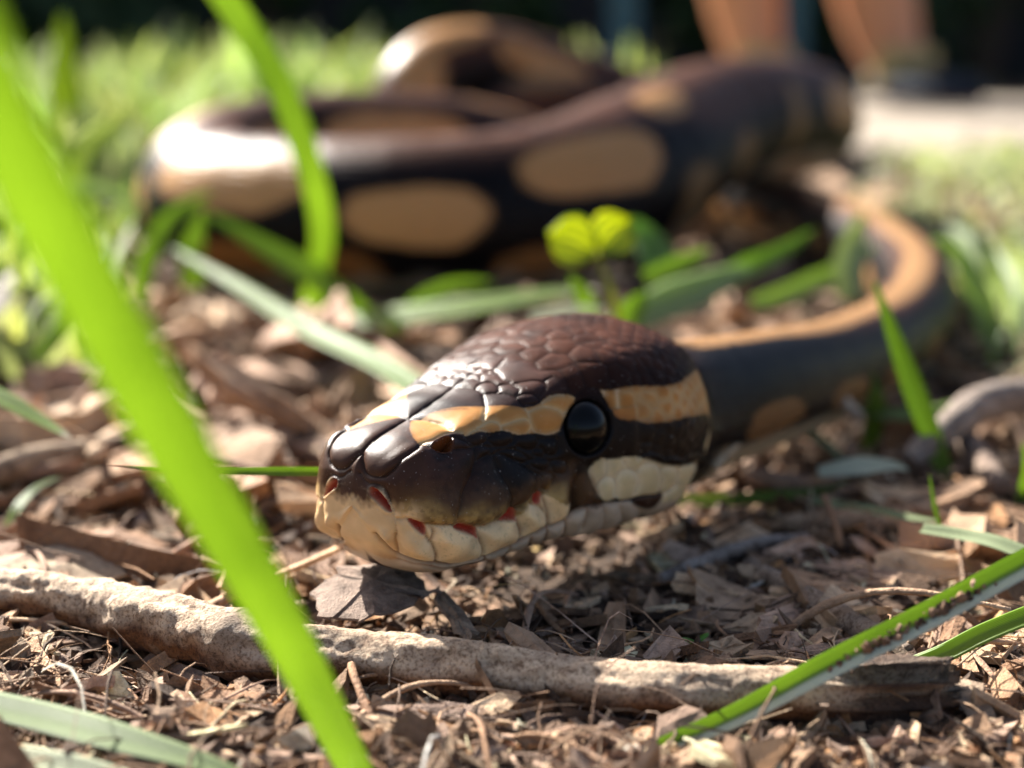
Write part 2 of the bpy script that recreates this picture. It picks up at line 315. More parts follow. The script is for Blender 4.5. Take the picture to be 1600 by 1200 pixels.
PATCHES = [
 ('lip',0.1,[(0.377,0.2578),(0.577,0.34),(0.666,0.4211),(0.778,0.3756),(1.09,0.4056),(1.34,0.4756),(1.55,0.5478),(1.39,0.4767),(1.56,0.5256),(1.72,0.5189),(2.08,0.5522),(2.3,0.61),(2.47,0.6033),(2.64,0.6033),(2.73,0.5844),(2.87,0.6),(2.91,0.5789),(3.02,0.5867),(3.09,0.5978),(3.26,0.5944),(3.31,0.5778),(3.34,0.6133),(3.41,0.6344),(3.4,0.6756),(3.38,0.75),(3.06,0.76),(2.69,0.7844),(2.14,0.81),(1.93,0.8189),(1.51,0.8111),(1.37,0.8078),(1.12,0.8233),(1.01,0.8689),(0.481,0.77),(0.337,0.9167),(0.096,1)]),
 ('cream',0.035,[(0.481,0),(0.353,0),(0.289,0),(0.321,0.13),(0.377,0.2578),(0.393,0.3522),(0.521,0.4456),(0.658,0.5167),(0.794,0.5544),(0.858,0.54),(1.11,0.6078),(1.25,0.6233),(1.45,0.6411),(1.46,0.6489),(1.56,0.66),(1.81,0.68),(2.01,0.6956),(2.14,0.6889),(2.31,0.6967),(2.46,0.7033),(2.69,0.67),(2.9,0.6433),(3.15,0.6911),(3.39,0.6911),(3.36,0.7489),(3.06,0.7611),(2.69,0.7867),(2.33,0.8022),(2.14,0.8111),(1.93,0.8189),(1.5,0.8078),(1.37,0.8078),(1.12,0.8233),(1.01,0.8689),(0.786,0.8311),(0.401,0.76),(0.481,0.9311),(0.754,1),(0.834,1)]),
 ('chin',0.03,[(0.746,1),(0.481,0.9311),(0.401,0.76),(0.786,0.8311),(1.01,0.8689),(1.12,0.8233),(1.37,0.8078),(1.5,0.8078),(1.94,0.8211),(2.14,0.8111),(2.7,0.7878),(3.06,0.7622),(3.37,0.7511),(3.42,0.7322),(3.67,0.72),(3.98,0.7211),(4.31,0.72),(4.58,0.7144),(4.86,0.7167),(5.11,0.7144),(5.27,0.6933),(5.84,0.7411),(5.53,0.7933),(5,0.8244),(4.32,0.83),(3.64,0.8344),(3.2,0.8356),(2.4,0.8356),(1.61,0.8456),(1.33,0.9578),(0.994,1)]),
 ('jawtan',0.05,[(0.706,1),(0.481,0.9033),(0.425,0.7778),(0.746,0.8256),(1.01,0.8689),(1.09,0.8844),(1.05,0.9522),(0.914,0.9867)]),
 ('tan',0.014,[(1.73,0.04),(1.81,0.0578),(1.94,0.0622),(2.09,0.12),(2.26,0.1756),(1.97,0.0689),(2.06,0.0933),(2.2,0.1311),(2.4,0.1822),(2.5,0.2256),(2.69,0.2833),(2.82,0.3078),(2.99,0.3189),(3.05,0.3089),(3.19,0.3),(3.38,0.3244),(3.53,0.3622),(3.36,0.4011),(3.24,0.4444),(3.2,0.4722),(3.01,0.4533),(2.85,0.4222),(2.77,0.4144),(2.58,0.3956),(2.47,0.3633),(2.37,0.3422),(2.2,0.3289),(2.08,0.3),(1.85,0.2922),(1.84,0.2644),(1.76,0.23),(1.68,0.2167),(1.46,0.2189),(1.31,0.2233),(1.33,0.1767),(1.4,0.1233),(1.54,0.0667),(1.67,0.0389)]),
 ('tan2',0.022,[(3.89,0.3556),(3.98,0.3711),(4.14,0.3722),(4.34,0.37),(4.63,0.3789),(4.94,0.3856),(5.21,0.3833),(5.58,0.36),(6.07,0.33),(6.07,0.3344),(6.05,0.4),(6.05,0.4578),(6.04,0.5256),(6.05,0.5022),(5.72,0.4889),(5.17,0.4889),(4.89,0.4967),(4.65,0.4989),(4.46,0.4956),(4.37,0.4833),(4.19,0.48),(4.08,0.4744),(4.01,0.4589),(3.96,0.4056)]),
 ('edge',0.03,[(6.05,0.4944),(6.05,0.4956),(6.04,0.5256),(6.9,0.6244),(6.9,0.69),(6.89,0.6011),(6.9,0.5256)]),
 ('cream2',0.025,[(3.61,0.61),(3.75,0.5878),(3.83,0.5856),(3.98,0.5922),(4.2,0.5844),(4.33,0.5856),(4.54,0.5967),(4.74,0.61),(4.88,0.6178),(5.27,0.6289),(6.02,0.6411),(6.9,0.7),(6.01,0.6878),(5.97,0.7411),(5.45,0.74),(5.16,0.7467),(5,0.7456),(5.05,0.7078),(4.79,0.7178),(4.51,0.7),(4.36,0.71),(4.23,0.7133),(4.09,0.6978),(3.97,0.7156),(3.81,0.6911),(3.76,0.6678),(3.63,0.6489)]),
 ('brownjaw',0.05,[(3.39,0.6156),(3.59,0.6133),(3.76,0.6678),(3.81,0.6944),(3.98,0.72),(3.82,0.7322),(3.67,0.7211),(3.46,0.7256)]),
 ('browncorner',0.03,[(4.35,0.7156),(4.56,0.7033),(4.84,0.7067),(5.03,0.7067),(4.98,0.7378),(4.88,0.77),(4.56,0.7456)]),
]
UPPER_LIP = [(0.666,0.4944),(0.698,0.5344),(0.786,0.5378),(0.858,0.5289),(0.994,0.5611),(1.11,0.5933),(1.25,0.6189),(1.45,0.6378),(1.45,0.6278),(1.54,0.6278),(1.64,0.65),(1.84,0.6778),(2.01,0.6922),(2.14,0.6867),(2.26,0.67),(2.33,0.65),(2.43,0.6611),(2.55,0.6633),(2.66,0.65),(2.72,0.63),(2.83,0.6211),(2.87,0.5967),(2.81,0.5711),(2.83,0.5811),(2.71,0.5522),(2.44,0.4711),(2.17,0.4211),(1.9,0.4189),(1.91,0.3578),(1.6,0.33),(1.41,0.3067),(1.33,0.2144),(0.986,0.2333),(0.826,0.2756),(0.69,0.2922),(0.658,0.4444)]
EYE_TV = (3.617, 0.4911)
# tan blotches of the body: (distance along the body, angle from the back, half length, half angle, tone)
BLOTCH = [(70.0, .98, 2.3, .44, (1, 1, 1)), (74.6, 1.45, 1.45, .38, (1, 1, 1)), (78.9, .98, 2.1, .40, (1, .96, .92)), (83.2, .42, 1.2, .30, (.85, .85, .9)),
          (122.6, -.85, 1.9, .62, (1, 1, 1)), (133.5, -.6, 1.6, .5, (.8, .7, .65)), (130, -1.2, 1.2, .4, (.4, .4, .4)), (120.0, -.25, 1.6, .55, (.9, .85, .8)), (70.2, 2.15, 1.7, .36, (.55, .45, .36)), (73.0, 2.2, .9, .34, (.5, .4, .32)), (77.4, 2.2, 1.3, .34, (.6, .5, .42)),  # low flank tones darkened, their shade put into the colour
          (82.8, 1.95, 1.1, .55, (.42, .46, .52)), (86.5, 1.75, .9, .45, (.38, .36, .38)), (91.4, 1.6, .5, .7, (.5, .52, .55)), (63.4, .6, 2.0, .5, (1, .95, .9)), (117.4, -1.0, 1.0, .4, (.8, .75, .7)), (66.3, 1.6, .6, .5, (.8, .8, .8))]
BLOTCH += [(48+5.2*k, -1.25, 1.7, .46, (1, 1, 1)) for k in range(14)] + [(96+5*k, 1.3, 1.6, .45, (1, 1, 1)) for k in range(8)] + [(56, 1.3, 1.5, .4, (1, 1, 1))]
BLOTCH += [(1.9+3.3*k, 1.72, 1.0, .30, (.34, .33, .33)) for k in range(12)]+[(1.9+3.3*k, -1.72, 1.15, .36, (.62, .62, .62)) for k in range(12)]
BLOTCH = [(s-3.65 if s > 55 else s, a, l, w, c) for s, a, l, w, c in BLOTCH]
# ------------------------------------------------------------------ the snake: body path, surface relief, colours
head_end = HEAD_O + 5.9*HB + 0.47*HU
BODY = [tuple(head_end)+(.97,), (3.7, 24.7, 1.42, .88), (5.7, 28.5, 1.08, .84), (7.6, 32.6, .95, .84), (9.15, 37.2, .93, .88), (10.0, 42.5, 1.0, .95),
        (9.9, 49, 1.15, 1.0), (8.7, 56, 1.3, 1.1), (6.0, 61, 1.3, 1.15), (2.4, 60.6, 1.9, 1.45), (-1.4, 57.8, 2.9, 1.85), (-5.2, 55.4, 3.0, 2.1), (-8.3, 53.4, 2.75, 2.1),
        (-9.2, 50.6, 2.25, 2.05), (-7.6, 47.3, 2.0, 2.05), (-3.2, 45.2, 2.0, 2.1), (0.6, 46.2, 2.15, 2.2), (3.6, 50.0, 2.9, 2.3), (6.2, 54.6, 3.9, 2.1), (8.9, 58.6, 4.35, 1.85), (11.2, 63.2, 3.9, 1.85),
        (10.6, 69.0, 3.2, 1.85), (6.4, 71.2, 3.6, 1.75), (2.4, 69.6, 4.7, 1.8), (-0.6, 67.6, 5.65, 1.75), (-2.9, 66.0, 5.5, 1.7), (-3.9, 65.0, 4.1, 1.6), (-3.6, 64.4, 2.3, 1.4), (-1.9, 64.6, 2.5, 1.4), (-.4, 65.4, 3.9, 1.35), (2.2, 66.6, 4.3, 1.2), (5.0, 66.6, 3.0, 1.0), (6.6, 65.6, 1.5, .75), (7.0, 63.6, .6, .4), (6.4, 62.8, .3, .1)]
NB = 1000
BP, BSs = cspline(BODY, NB)
BR = BP[:, 3]; BC = BP[:, :3]
BT = np.gradient(BC, axis=0); BT /= np.linalg.norm(BT, axis=1)[:, None]
BT[0] = HB
BUP = np.zeros_like(BT); u0 = HU.copy()
for i in range(NB):                                            # frame carried along the body
    u0 = u0-BT[i]*u0.dot(BT[i]); u0 /= np.linalg.norm(u0)
    lean = np.array([0, 0, 1.0])-BT[i]*BT[i][2]; k = np.linalg.norm(lean)
    if k > .75 and BSs[i] < 84: u0 = u0*.9+lean/k*.1; u0 /= np.linalg.norm(u0)
    BUP[i] = u0
BSD = np.cross(BT, BUP)
NVB = 160; NVH = 480

def fsam(l, step=.02):
    out = []
    for (t0, v0), (t1, v1) in zip(l[:-1], l[1:]):
        p = head_point(np.array([t0, t1]), np.array([v0, v1])); n = max(2, int(np.linalg.norm(p[1]-p[0])/step)+1)
        s = np.linspace(0, 1, n); out.append(np.column_stack([t0+(t1-t0)*s, v0+(v1-v0)*s]))
    return np.vstack(out)

def smooth_poly(l, closed, it=2):
    p = np.array(l, float)
    for _ in range(it):                                        # corner cutting rounds the traced lines
        q = []
        n = len(p)
        for i in range(n if closed else n-1):
            a, b = p[i], p[(i+1) % n]; q += [a*.75+b*.25, a*.25+b*.75]
        if not closed: q = [p[0]]+q+[p[-1]]
        p = np.array(q)
    return p

def nearest(tree_pts, q):
    kd = kdtree.KDTree(len(tree_pts))
    for i, p in enumerate(tree_pts): kd.insert(p, i)
    kd.balance()
    idx = np.empty(len(q), int); d = np.empty(len(q))
    for i, p in enumerate(q.tolist()):
        _, idx[i], d[i] = kd.find(p)
    return d, idx

def inside(poly, x, y):
    r = np.zeros(len(x), bool); n = len(poly)
    for i in range(n):
        x0, y0 = poly[i]; x1, y1 = poly[(i+1) % n]
        c = ((y0 > y) != (y1 > y))
        if y0 != y1: r ^= c & (x < (x1-x0)*(y-y0)/(y1-y0)+x0)
    return r

def build_head():
    nt_ = int(HTMAX/.0155); t = np.linspace(.012, HTMAX, nt_); vh = np.linspace(0, 1, NVH//2+1)
    T, V = [x.ravel() for x in np.meshgrid(t, vh, indexing='ij')]
    P = head_point(T, V)                                       # near half, y >= 0
    G = P.reshape(nt_, -1, 3)
    N = np.cross(np.gradient(G, axis=0), np.gradient(G, axis=1)).reshape(-1, 3); N /= np.linalg.norm(N, axis=1)[:, None]+1e-9
    c = np.column_stack([P[:, 0]+.4, 0*P[:, 0], 0*P[:, 0]+.5]); N *= np.sign(((P-c)*N).sum(1))[:, None]
    N[V == 0, 1] = 0; N[V == 1, 1] = 0; N /= np.linalg.norm(N, axis=1)[:, None]+1e-9
    # ---- seams
    pts, dep, wid, nmode = [], [], [], []
    for d, wd, m, l in SEAMS:
        s = fsam(smooth_poly(l, False)); p = head_point(s[:, 0], s[:, 1])
        pts.append(p); dep += [d]*len(p); wid += [wd]*len(p); nmode += [m == 'n']*len(p)
    pts = np.vstack(pts); dep = np.array(dep); wid = np.array(wid); nmode = np.array(nmode)
    sy = ~nmode
    wob = np.column_stack([vnoise(P, 9, k) for k in range(3)])*.012
    d, i = nearest(pts[sy], P+wob); sd, sw = dep[sy][i], wid[sy][i]
    # ---- small scales behind the eye and over the crown
    seeds = []
    row = 0
    a_of_t = np.interp(t, t, G[:, 0, 0])
    ts = 1.2
    while ts < HTMAX+.3:
        row += 1; am = float(head_point(np.array([min(ts, HTMAX)]), np.array([0.0]))[0, 0]); plate = 1-float(sm(2.9, 3.7, np.array([am]))[0]); ts += .16+.15*plate; sp_ = .21+.15*plate
        ring_v = np.linspace(0, 1, 300); rp = head_point(np.full(300, min(ts, HTMAX)), ring_v)
        L = np.r_[0, np.cumsum(np.linalg.norm(np.diff(rp, axis=0), axis=1))]
        k = np.arange((row % 2)*sp_/2, L[-1], sp_); vv = np.interp(k, L, ring_v)
        tt = min(ts, HTMAX)+rng.normal(0, .028+.05*plate, len(vv)); q = head_point(np.clip(tt, .1, HTMAX), vv); q[:, 1] += rng.normal(0, .026+.04*plate, len(q)); seeds.append(q)
    seeds = np.vstack(seeds)
    kd = kdtree.KDTree(len(seeds))
    for j, p in enumerate(seeds): kd.insert(p, j)
    kd.balance()
    back = sm(2.75, 3.0, P[:, 0]+.35*np.clip(V-.3, 0, .3)/.3*0)
    crown = (V < .44)
    back = np.where(crown, sm(2.35, 2.55, P[:, 0]), sm(3.25, 3.45, P[:, 0]))
    back = np.where(V > .62, sm(4.6, 4.8, P[:, 0]), back)
    chin = (V > .84) & (P[:, 0] > .9)
    need = np.where((back > 0) | chin)[0]; dv = np.full(len(P), 9.0); cell = np.zeros(len(P), int)
    for j in need.tolist():
        f = kd.find_n(P[j].tolist(), 2); dv[j] = (f[1][2]-f[0][2])*.5; cell[j] = f[0][1]
    h = np.zeros(len(P))
    def soften(x, n):                                          # rounds the domes of the scales
        y = x.reshape(nt_, -1)
        for _ in range(n):
            q = np.pad(y, 1, mode='edge'); y = (q[:-2, 1:-1]+q[2:, 1:-1]+q[1:-1, :-2]+q[1:-1, 2:]+2*y)/6
        return y.ravel()
    cream_zone = sm(.60, .70, V)*sm(3.0, 2.4, P[:, 0])
    puff = .022*(1-np.exp(-(d/.050)**2)) + .022*(1-np.exp(-(d/.16)**2)) + cream_zone*sm(.82, .72, V)*.11*(1-np.exp(-(d/.13)**2))
    pole = sm(.0, .10, P[:, 0])*.7+.3
    swn = sw*(.62+.3*cream_zone)
    calm = 1-.65*sm(.34, .22, V)*sm(1.3, 1.6, P[:, 0])
    hs = soften(puff, 6)*pole*calm - .03 - .02*cream_zone - sd*np.exp(-(d/swn)**2)*(1.0+.6*cream_zone)*pole
    hv = (-.004*np.exp(-(dv/.014)**2) + .008*(1-np.exp(-(dv/.05)**2)))*np.clip(1+.5*vnoise(P, 4, 40), .4, 1.5)
    lab = np.where((V > .62) & (P[:, 0] > 2.9) & (V < .80), hs, hv)
    h = hs*(1-back)+(hv-.03*sm(5.6, 4.2, P[:, 0]))*back
    keep = (d < .12) & (back > 0) & (V > .5)                   # traced labials win over the lattice
    h = np.where(keep, hs, h)
    h = np.where(chin & (d > .06), np.minimum(h, -.03+hv*.5), h)
    ul = smooth_poly(UPPER_LIP, True); us = fsam(np.vstack([ul, ul[:1]]), .02); ub = head_point(us[:, 0], us[:, 1])
    ud, _ = nearest(ub, P); ud = np.where(inside(ul, T, V), ud, -ud); h = h+.045*sm(-.012, .022, ud)*sm(.45, .60, V)   # upper lip scales stand proud of the pits
    dmin = np.where(back > .5, np.where(keep, d, dv), d)
    # ---- colour
    dark = np.array([.0062, .0036, .0032]); brown = np.array([.072, .028, .017])
    PAL = dict(lip=(.40, .26, .09), cream=(.82, .60, .33), chin=(.46, .36, .26), jawtan=(.40, .20, .08), tan=(.46, .215, .058), tan2=(.42, .18, .045),
               edge=(.50, .40, .22), cream2=(.56, .45, .25), brownjaw=(.07, .035, .015), browncorner=(.035, .015, .008))
    n1 = vnoise(P, 3.2, 5); n2 = vnoise(P, 9, 6); n3 = vnoise(P, 24, 9)
    col = np.tile(dark, (len(P), 1))
    br = sm(.9, 2.4, P[:, 0])*sm(.46, .16, V)*np.clip(.75+.5*n1+.25*n2, 0, 1.15)
    br = np.maximum(br, .85*sm(1.6, .2, P[:, 0])*np.clip(.7+.5*n2+.3*n3, 0, 1))           # warm brown tip of the snout
    col = col+(brown-dark)*br[:, None]
    speck = np.zeros(len(P))
    wv = np.column_stack([vnoise(P, 7, 11), vnoise(P, 7, 12), vnoise(P, 7, 13)])*.02+np.column_stack([vnoise(P, 20, 14), vnoise(P, 20, 15), vnoise(P, 20, 16)])*.008
    for name, soft, l in PATCHES:
        sp = smooth_poly(l, True); s = fsam(np.vstack([sp, sp[:1]]), .025); bp = head_point(s[:, 0], s[:, 1])
        lo = bp.min(0)-soft*2-.1; hi = bp.max(0)+soft*2+.1
        m = np.where(((P > lo) & (P < hi)).all(1))[0]
        dd, _ = nearest(bp, P[m]+wv[m]); ins = inside(sp, T[m], V[m])
        # edges that lie on the mid line are no edges
        sdist = np.where(ins, dd, -dd); onmid = ins & ((V[m] < .04) | (V[m] > .96)); sdist[onmid] = np.maximum(sdist[onmid], soft)
        al = sm(-soft, soft, sdist) if name != 'lip' else .92*sm(.07, .30, sdist+.03*n2[m])
        cc = np.array(PAL[name])
        rich = (1+.16*n1[m]+.12*n2[m])[:, None]
        if name == 'lip':
            ab = (sm(-.16, .12, sdist+.05*n2[m]+.04*n3[m])*.9)[:, None]; col[m] = col[m]*(1-ab)+np.array([.085, .042, .018])*ab
        if name == 'lip': al = al*np.clip(.85+.5*n2[m]+.5*n3[m], 0, 1)
        if name in ('tan', 'tan2'):                            # scale middles are deeper tan, their rims paler
            rim = np.exp(-(dmin[m]/.04)**2)[:, None]*(.75 if name == 'tan' else .62); ccm = cc*(1-rim)+np.array([.56, .40, .19])*rim
            edge = sm(soft*4.5, 0, sdist)[:, None]*.45; ccm = ccm*(1-edge)+np.array([.16, .06, .02])*edge
        elif name in ('cream', 'cream2'):
            rim = np.exp(-(dmin[m]/.06)**2)[:, None]*.5; ccm = cc*(1-rim)+np.array([.74, .63, .45])*rim
        else: ccm = np.tile(cc, (len(m), 1))
        col[m] = col[m]*(1-al[:, None])+ccm*rich*al[:, None]
        sk = {'lip': 1.0, 'cream': .35, 'chin': .12, 'cream2': .12, 'jawtan': .5}.get(name, 0)
        speck[m] = speck[m]*(1-al)+sk*al
    # pale rostral scale at the very front, brown at its top
    fr = sm(.34, .16, P[:, 0])*sm(.60, .42, P[:, 2]+.06*n2+.05*n3)
    col = col*(1-fr[:, None])+np.array([.64, .44, .23])*(1+.1*n2)[:, None]*fr[:, None]; speck = np.maximum(speck*(1-fr), fr*.35*sm(.35, .6, P[:, 2]))
    tp_ = sm(.56, .66, P[:, 2]+.04*n2+.03*n3)*sm(.50, .34, P[:, 0])*sm(.42, .30, V); col = col*(1-tp_[:, None])+np.array([.055, .024, .014])*tp_[:, None]
    # skin in the seams; lip seams painted darker to stand in for shading
    pale = col.mean(1) > .12
    sk = np.exp(-(dmin/.013)**2)[:, None]; tz = ((V < .58) & (P[:, 0] < 3.2))[:, None]; lipz = (sm(.58, .66, V)*sm(3.2, 2.6, P[:, 0]))[:, None]; ska = np.maximum(sk*.25, np.exp(-(dmin/.02)**2)[:, None]*lipz*.8)
    col = np.where(pale[:, None], np.where(tz, col*(1-sk*.5)+np.array([.66, .52, .34])*sk*.5, col*(1-ska)+np.array([.22, .10, .04])*ska), col*(1-sk*.6)+np.array([.012, .008, .007])*sk*.6)
    # ---- mouth slit, pits, nostril
    ml = SEAMS[[j for j, s in enumerate(SEAMS) if s[0] == .045][0]][3]
    s = fsam(smooth_poly(ml, False)); dm, _ = nearest(head_point(s[:, 0], s[:, 1]), P)
    mk = np.exp(-(dm/.020)**2)*sm(3.3, 1.2, P[:, 0]); col = col*(1-.75*mk[:, None])+np.array([.12, .045, .02])*.75*mk[:, None]
    wet = -.25*back*sm(.5, .4, V)
    for dep_, name, l in PITS:
        sp = smooth_poly(l, True); s = fsam(np.vstack([sp, sp[:1]]), .015); bp = head_point(s[:, 0], s[:, 1])
        m = np.where(((P > bp.min(0)-.15) & (P < bp.max(0)+.15)).all(1))[0]
        dd, _ = nearest(bp, P[m]); ins = inside(sp, T[m], V[m]); sdist = np.where(ins, dd, -dd)
        sdist = sdist+.010; al = sm(-.012, .012, sdist); dp = sm(-.012, .06, sdist)
        h[m] = h[m]*(1-al)-dep_*1.7*dp*al+.014*np.exp(-(sdist/.025)**2)*(1-al)
        if name == 'pit': cc = np.array([.46, .16, .10])*(1-dp[:, None])+np.array([.34, .035, .020])*dp[:, None]  # red darkens with depth to paint in the occlusion of the hollow
        elif name == 'gape': cc = np.array([.28, .09, .04])
        else: cc = np.array([.16, .045, .012])
        ac = (sm(-.010, .022, sdist-.004) if name == 'pit' else al)[:, None]; col[m] = col[m]*(1-ac)+cc*ac; speck[m] *= 1-al; wet[m] = np.maximum(wet[m], al*.6)
    # the crease on the near side of the snout only
    dn, _ = nearest(pts[nmode], P); crease = .008*np.exp(-(dn/.04)**2)
    # ---- eye socket
    E = head_point(np.array([EYE_TV[0]]), np.array([EYE_TV[1]]))[0]
    k0 = np.argmin(((P-E)**2).sum(1)); EN = N[k0]
    de = np.linalg.norm(P-E, axis=1)
    ring = np.exp(-((de-.36)/.05)**2)*np.clip(1+.5*vnoise(P, 8, 61), .3, 1.6)
    h = h*(1-sm(.37, .27, de)) - .24*sm(.345, .25, de) + .012*ring
    ek = sm(.365, .315, de+.02*vnoise(P, 10, 62))[:, None]; col = col*(1-ek)+np.array([.008, .007, .008])*ek; speck *= 1-ek[:, 0]
    # ---- fade relief into the neck, assemble both halves
    out = []
    for sgn in (1, -1):
        hh = h-(crease if sgn > 0 else 0)
        Q = P+N*hh[:, None]; Q[:, 1] = np.where((V == 0) | (V == 1), 0, Q[:, 1]); Q[:, 1] *= sgn; out.append(Q.reshape(nt_, -1, 3))
    A, B = out; nvh = A.shape[1]
    ring = np.concatenate([A, B[:, -2:0:-1]], axis=1)          # 0..1 near side, then back over the far side
    cA = col.reshape(nt_, nvh, 3); sA = speck.reshape(nt_, nvh); wA = wet.reshape(nt_, nvh)
    cR = np.concatenate([cA, cA[:, -2:0:-1]], axis=1); sR = np.concatenate([sA, sA[:, -2:0:-1]], axis=1); wR = np.concatenate([wA, wA[:, -2:0:-1]], axis=1)
    return ring, cR, sR, wR, E, EN

hring, hcol, hspk, hwet, EYE_P, EYE_N = build_head()
nH, nV = hring.shape[:2]
hw = head_world(hring.reshape(-1, 3)).reshape(nH, nV, 3)

# ---- body rings
th = np.arange(NVB)/NVB*2*np.pi                                # 0 = back, turning towards the near (left) flank
S2, TH = np.meshgrid(BSs, th, indexing='ij')
ct, st_ = np.cos(TH), np.sin(TH)
Rr = BR[:, None]*(1+.05*ct*ct*(ct > 0)-.04*(ct < -.3))          # a slight ridge along the back, flatter belly
lasty = hring[-1, ::nV//NVB, 1]; lastz = hring[-1, ::nV//NVB, 2]-.47
bl = np.clip(1-S2/1.3, 0, 1); bl = bl*bl*(3-2*bl)
oy = Rr*st_*(1-bl)+lasty[None]*bl; oz = Rr*ct*(1-bl)+lastz[None]*bl
# scales of the body: lozenge lattice
rows = 52
uu = TH/(2*np.pi)*rows; ww = S2/.30
pa, pb = (uu/2+ww)/1.0, (uu/2-ww)/1.0
fa, fb = np.abs(pa-np.round(pa)), np.abs(pb-np.round(pb))
edge = .5-np.maximum(fa, fb)
lat = np.minimum(.5-fa, .5-fb)
hb = (1-np.exp(-(lat/.16)**2))*.045*np.clip(BR/1.5, .5, 1.3)[:, None]*(1-bl)
Bw = BC[:, None]+BSD[:, None]*(oy+hb*st_)[..., None]+BUP[:, None]*(oz+hb*ct)[..., None]

vn_low = None
def ang(a): return (a+np.pi) % (2*np.pi)-np.pi
tan_b = np.array([.45, .24, .095]); dk_b = np.array([.0050, .0040, .0045]); br_b = np.array([.075, .032, .019]); bel = np.array([.55, .47, .36])
Pn = Bw.reshape(-1, 3); nb1 = vnoise(Pn, 1.3, 21).reshape(S2.shape); nb2 = vnoise(Pn, 4, 22).reshape(S2.shape)
A_ = np.abs(ang(TH)); vn_low = vnoise(Pn, .55, 23).reshape(S2.shape)+.5*nb1
Sw = S2+.12*nb1+.06*nb2; Aw = ang(TH)+.035*nb1+.02*nb2
bcol = np.tile(dk_b, S2.shape+(1,))
def lay(c, al):
    global bcol
    bcol = bcol*(1-al[..., None])+np.asarray(c)*al[..., None]
dorsal = sm(.95, .45, np.abs(Aw)-.45*sm(78, 82, S2))*sm(3, 12, S2)*np.clip(.9+.4*nb1, 0, 1); lay(br_b, dorsal)      # brown along the back
side_y = BR[:, None]
for s0, a0, ls, la, c in BLOTCH:
    ex, ey = np.abs((Sw-s0)/ls), np.abs(ang(Aw-a0)/la); e = (ex**2.4+ey**2.4)**(1/2.4)+.10*vn_low; al = sm(1.07, .93, e)
    rim = sm(.55, 1.0, e); cc = tan_b*(1-.0*rim[..., None]); lay(tan_b*c, al)
# flank blotches repeat along the parts nobody can see closely
belly = sm(2.25, 2.55, A_+.15*nb1); lay(bel*.8, belly)
# tan stripe along the neck, running out where the thick body starts
neck = sm(27, 24, S2)
stripe = sm(.42, .33, np.abs(Aw+.05*np.sin(S2*.9)))*sm(52, 49, S2); gap = np.exp(-((Sw-33.0)/1.0)**2)
lay(tan_b*np.array([.60, .62, .70]), stripe*(1-gap)*sm(0.2, .9, S2))
low = sm(1.9, 2.2, A_)*sm(44, 38, S2)*.8; lay((.46, .37, .24), low)
bl3 = np.clip(bl[..., None]*2-1, 0, 1)**2
hc_last = hcol[-1, ::nV//NVB]
bcol = bcol*(1-bl3)+hc_last[None]*bl3
seam = np.exp(-(lat/.05)**2)[..., None]*.35; bcol = bcol*(1-seam)+bcol*.6*seam

# ---- one mesh
V1 = hw.reshape(-1, 3); V2 = Bw[1:].reshape(-1, 3)
verts = np.vstack([V1, V2, hw[0].mean(0)[None], BC[-1][None]]); o2 = len(V1); nB = NB-1
faces = []
i, j = np.meshgrid(np.arange(nH-1), np.arange(nV), indexing='ij'); jn = (j+1) % nV
faces += np.stack([i*nV+j, (i+1)*nV+j, (i+1)*nV+jn, i*nV+jn], -1).reshape(-1, 4).tolist()
i, j = np.meshgrid(np.arange(nB-1), np.arange(NVB), indexing='ij'); jn = (j+1) % NVB
faces += (o2+np.stack([i*NVB+j, (i+1)*NVB+j, (i+1)*NVB+jn, i*NVB+jn], -1)).reshape(-1, 4).tolist()
rt = nV//NVB; b0 = (nH-1)*nV
for j in range(NVB):
    faces.append([b0+(j*rt+k) % nV for k in range(rt, -1, -1)]+[o2+j, o2+(j+1) % NVB])
for j in range(nV): faces.append([len(verts)-2, j, (j+1) % nV])
e0 = o2+(nB-1)*NVB
for j in range(NVB): faces.append([len(verts)-1, e0+(j+1) % NVB, e0+j])
ncol = np.vstack([hcol.reshape(-1, 3), bcol[1:].reshape(-1, 3), hcol[0].mean(0)[None], bcol[-1].mean(0)[None]])
spk = np.r_[hspk.ravel(), np.zeros(nB*NVB), hspk[0].mean(), 0]
wetv = np.r_[hwet.ravel(), np.full(nB*NVB, -.15), 0, 0]

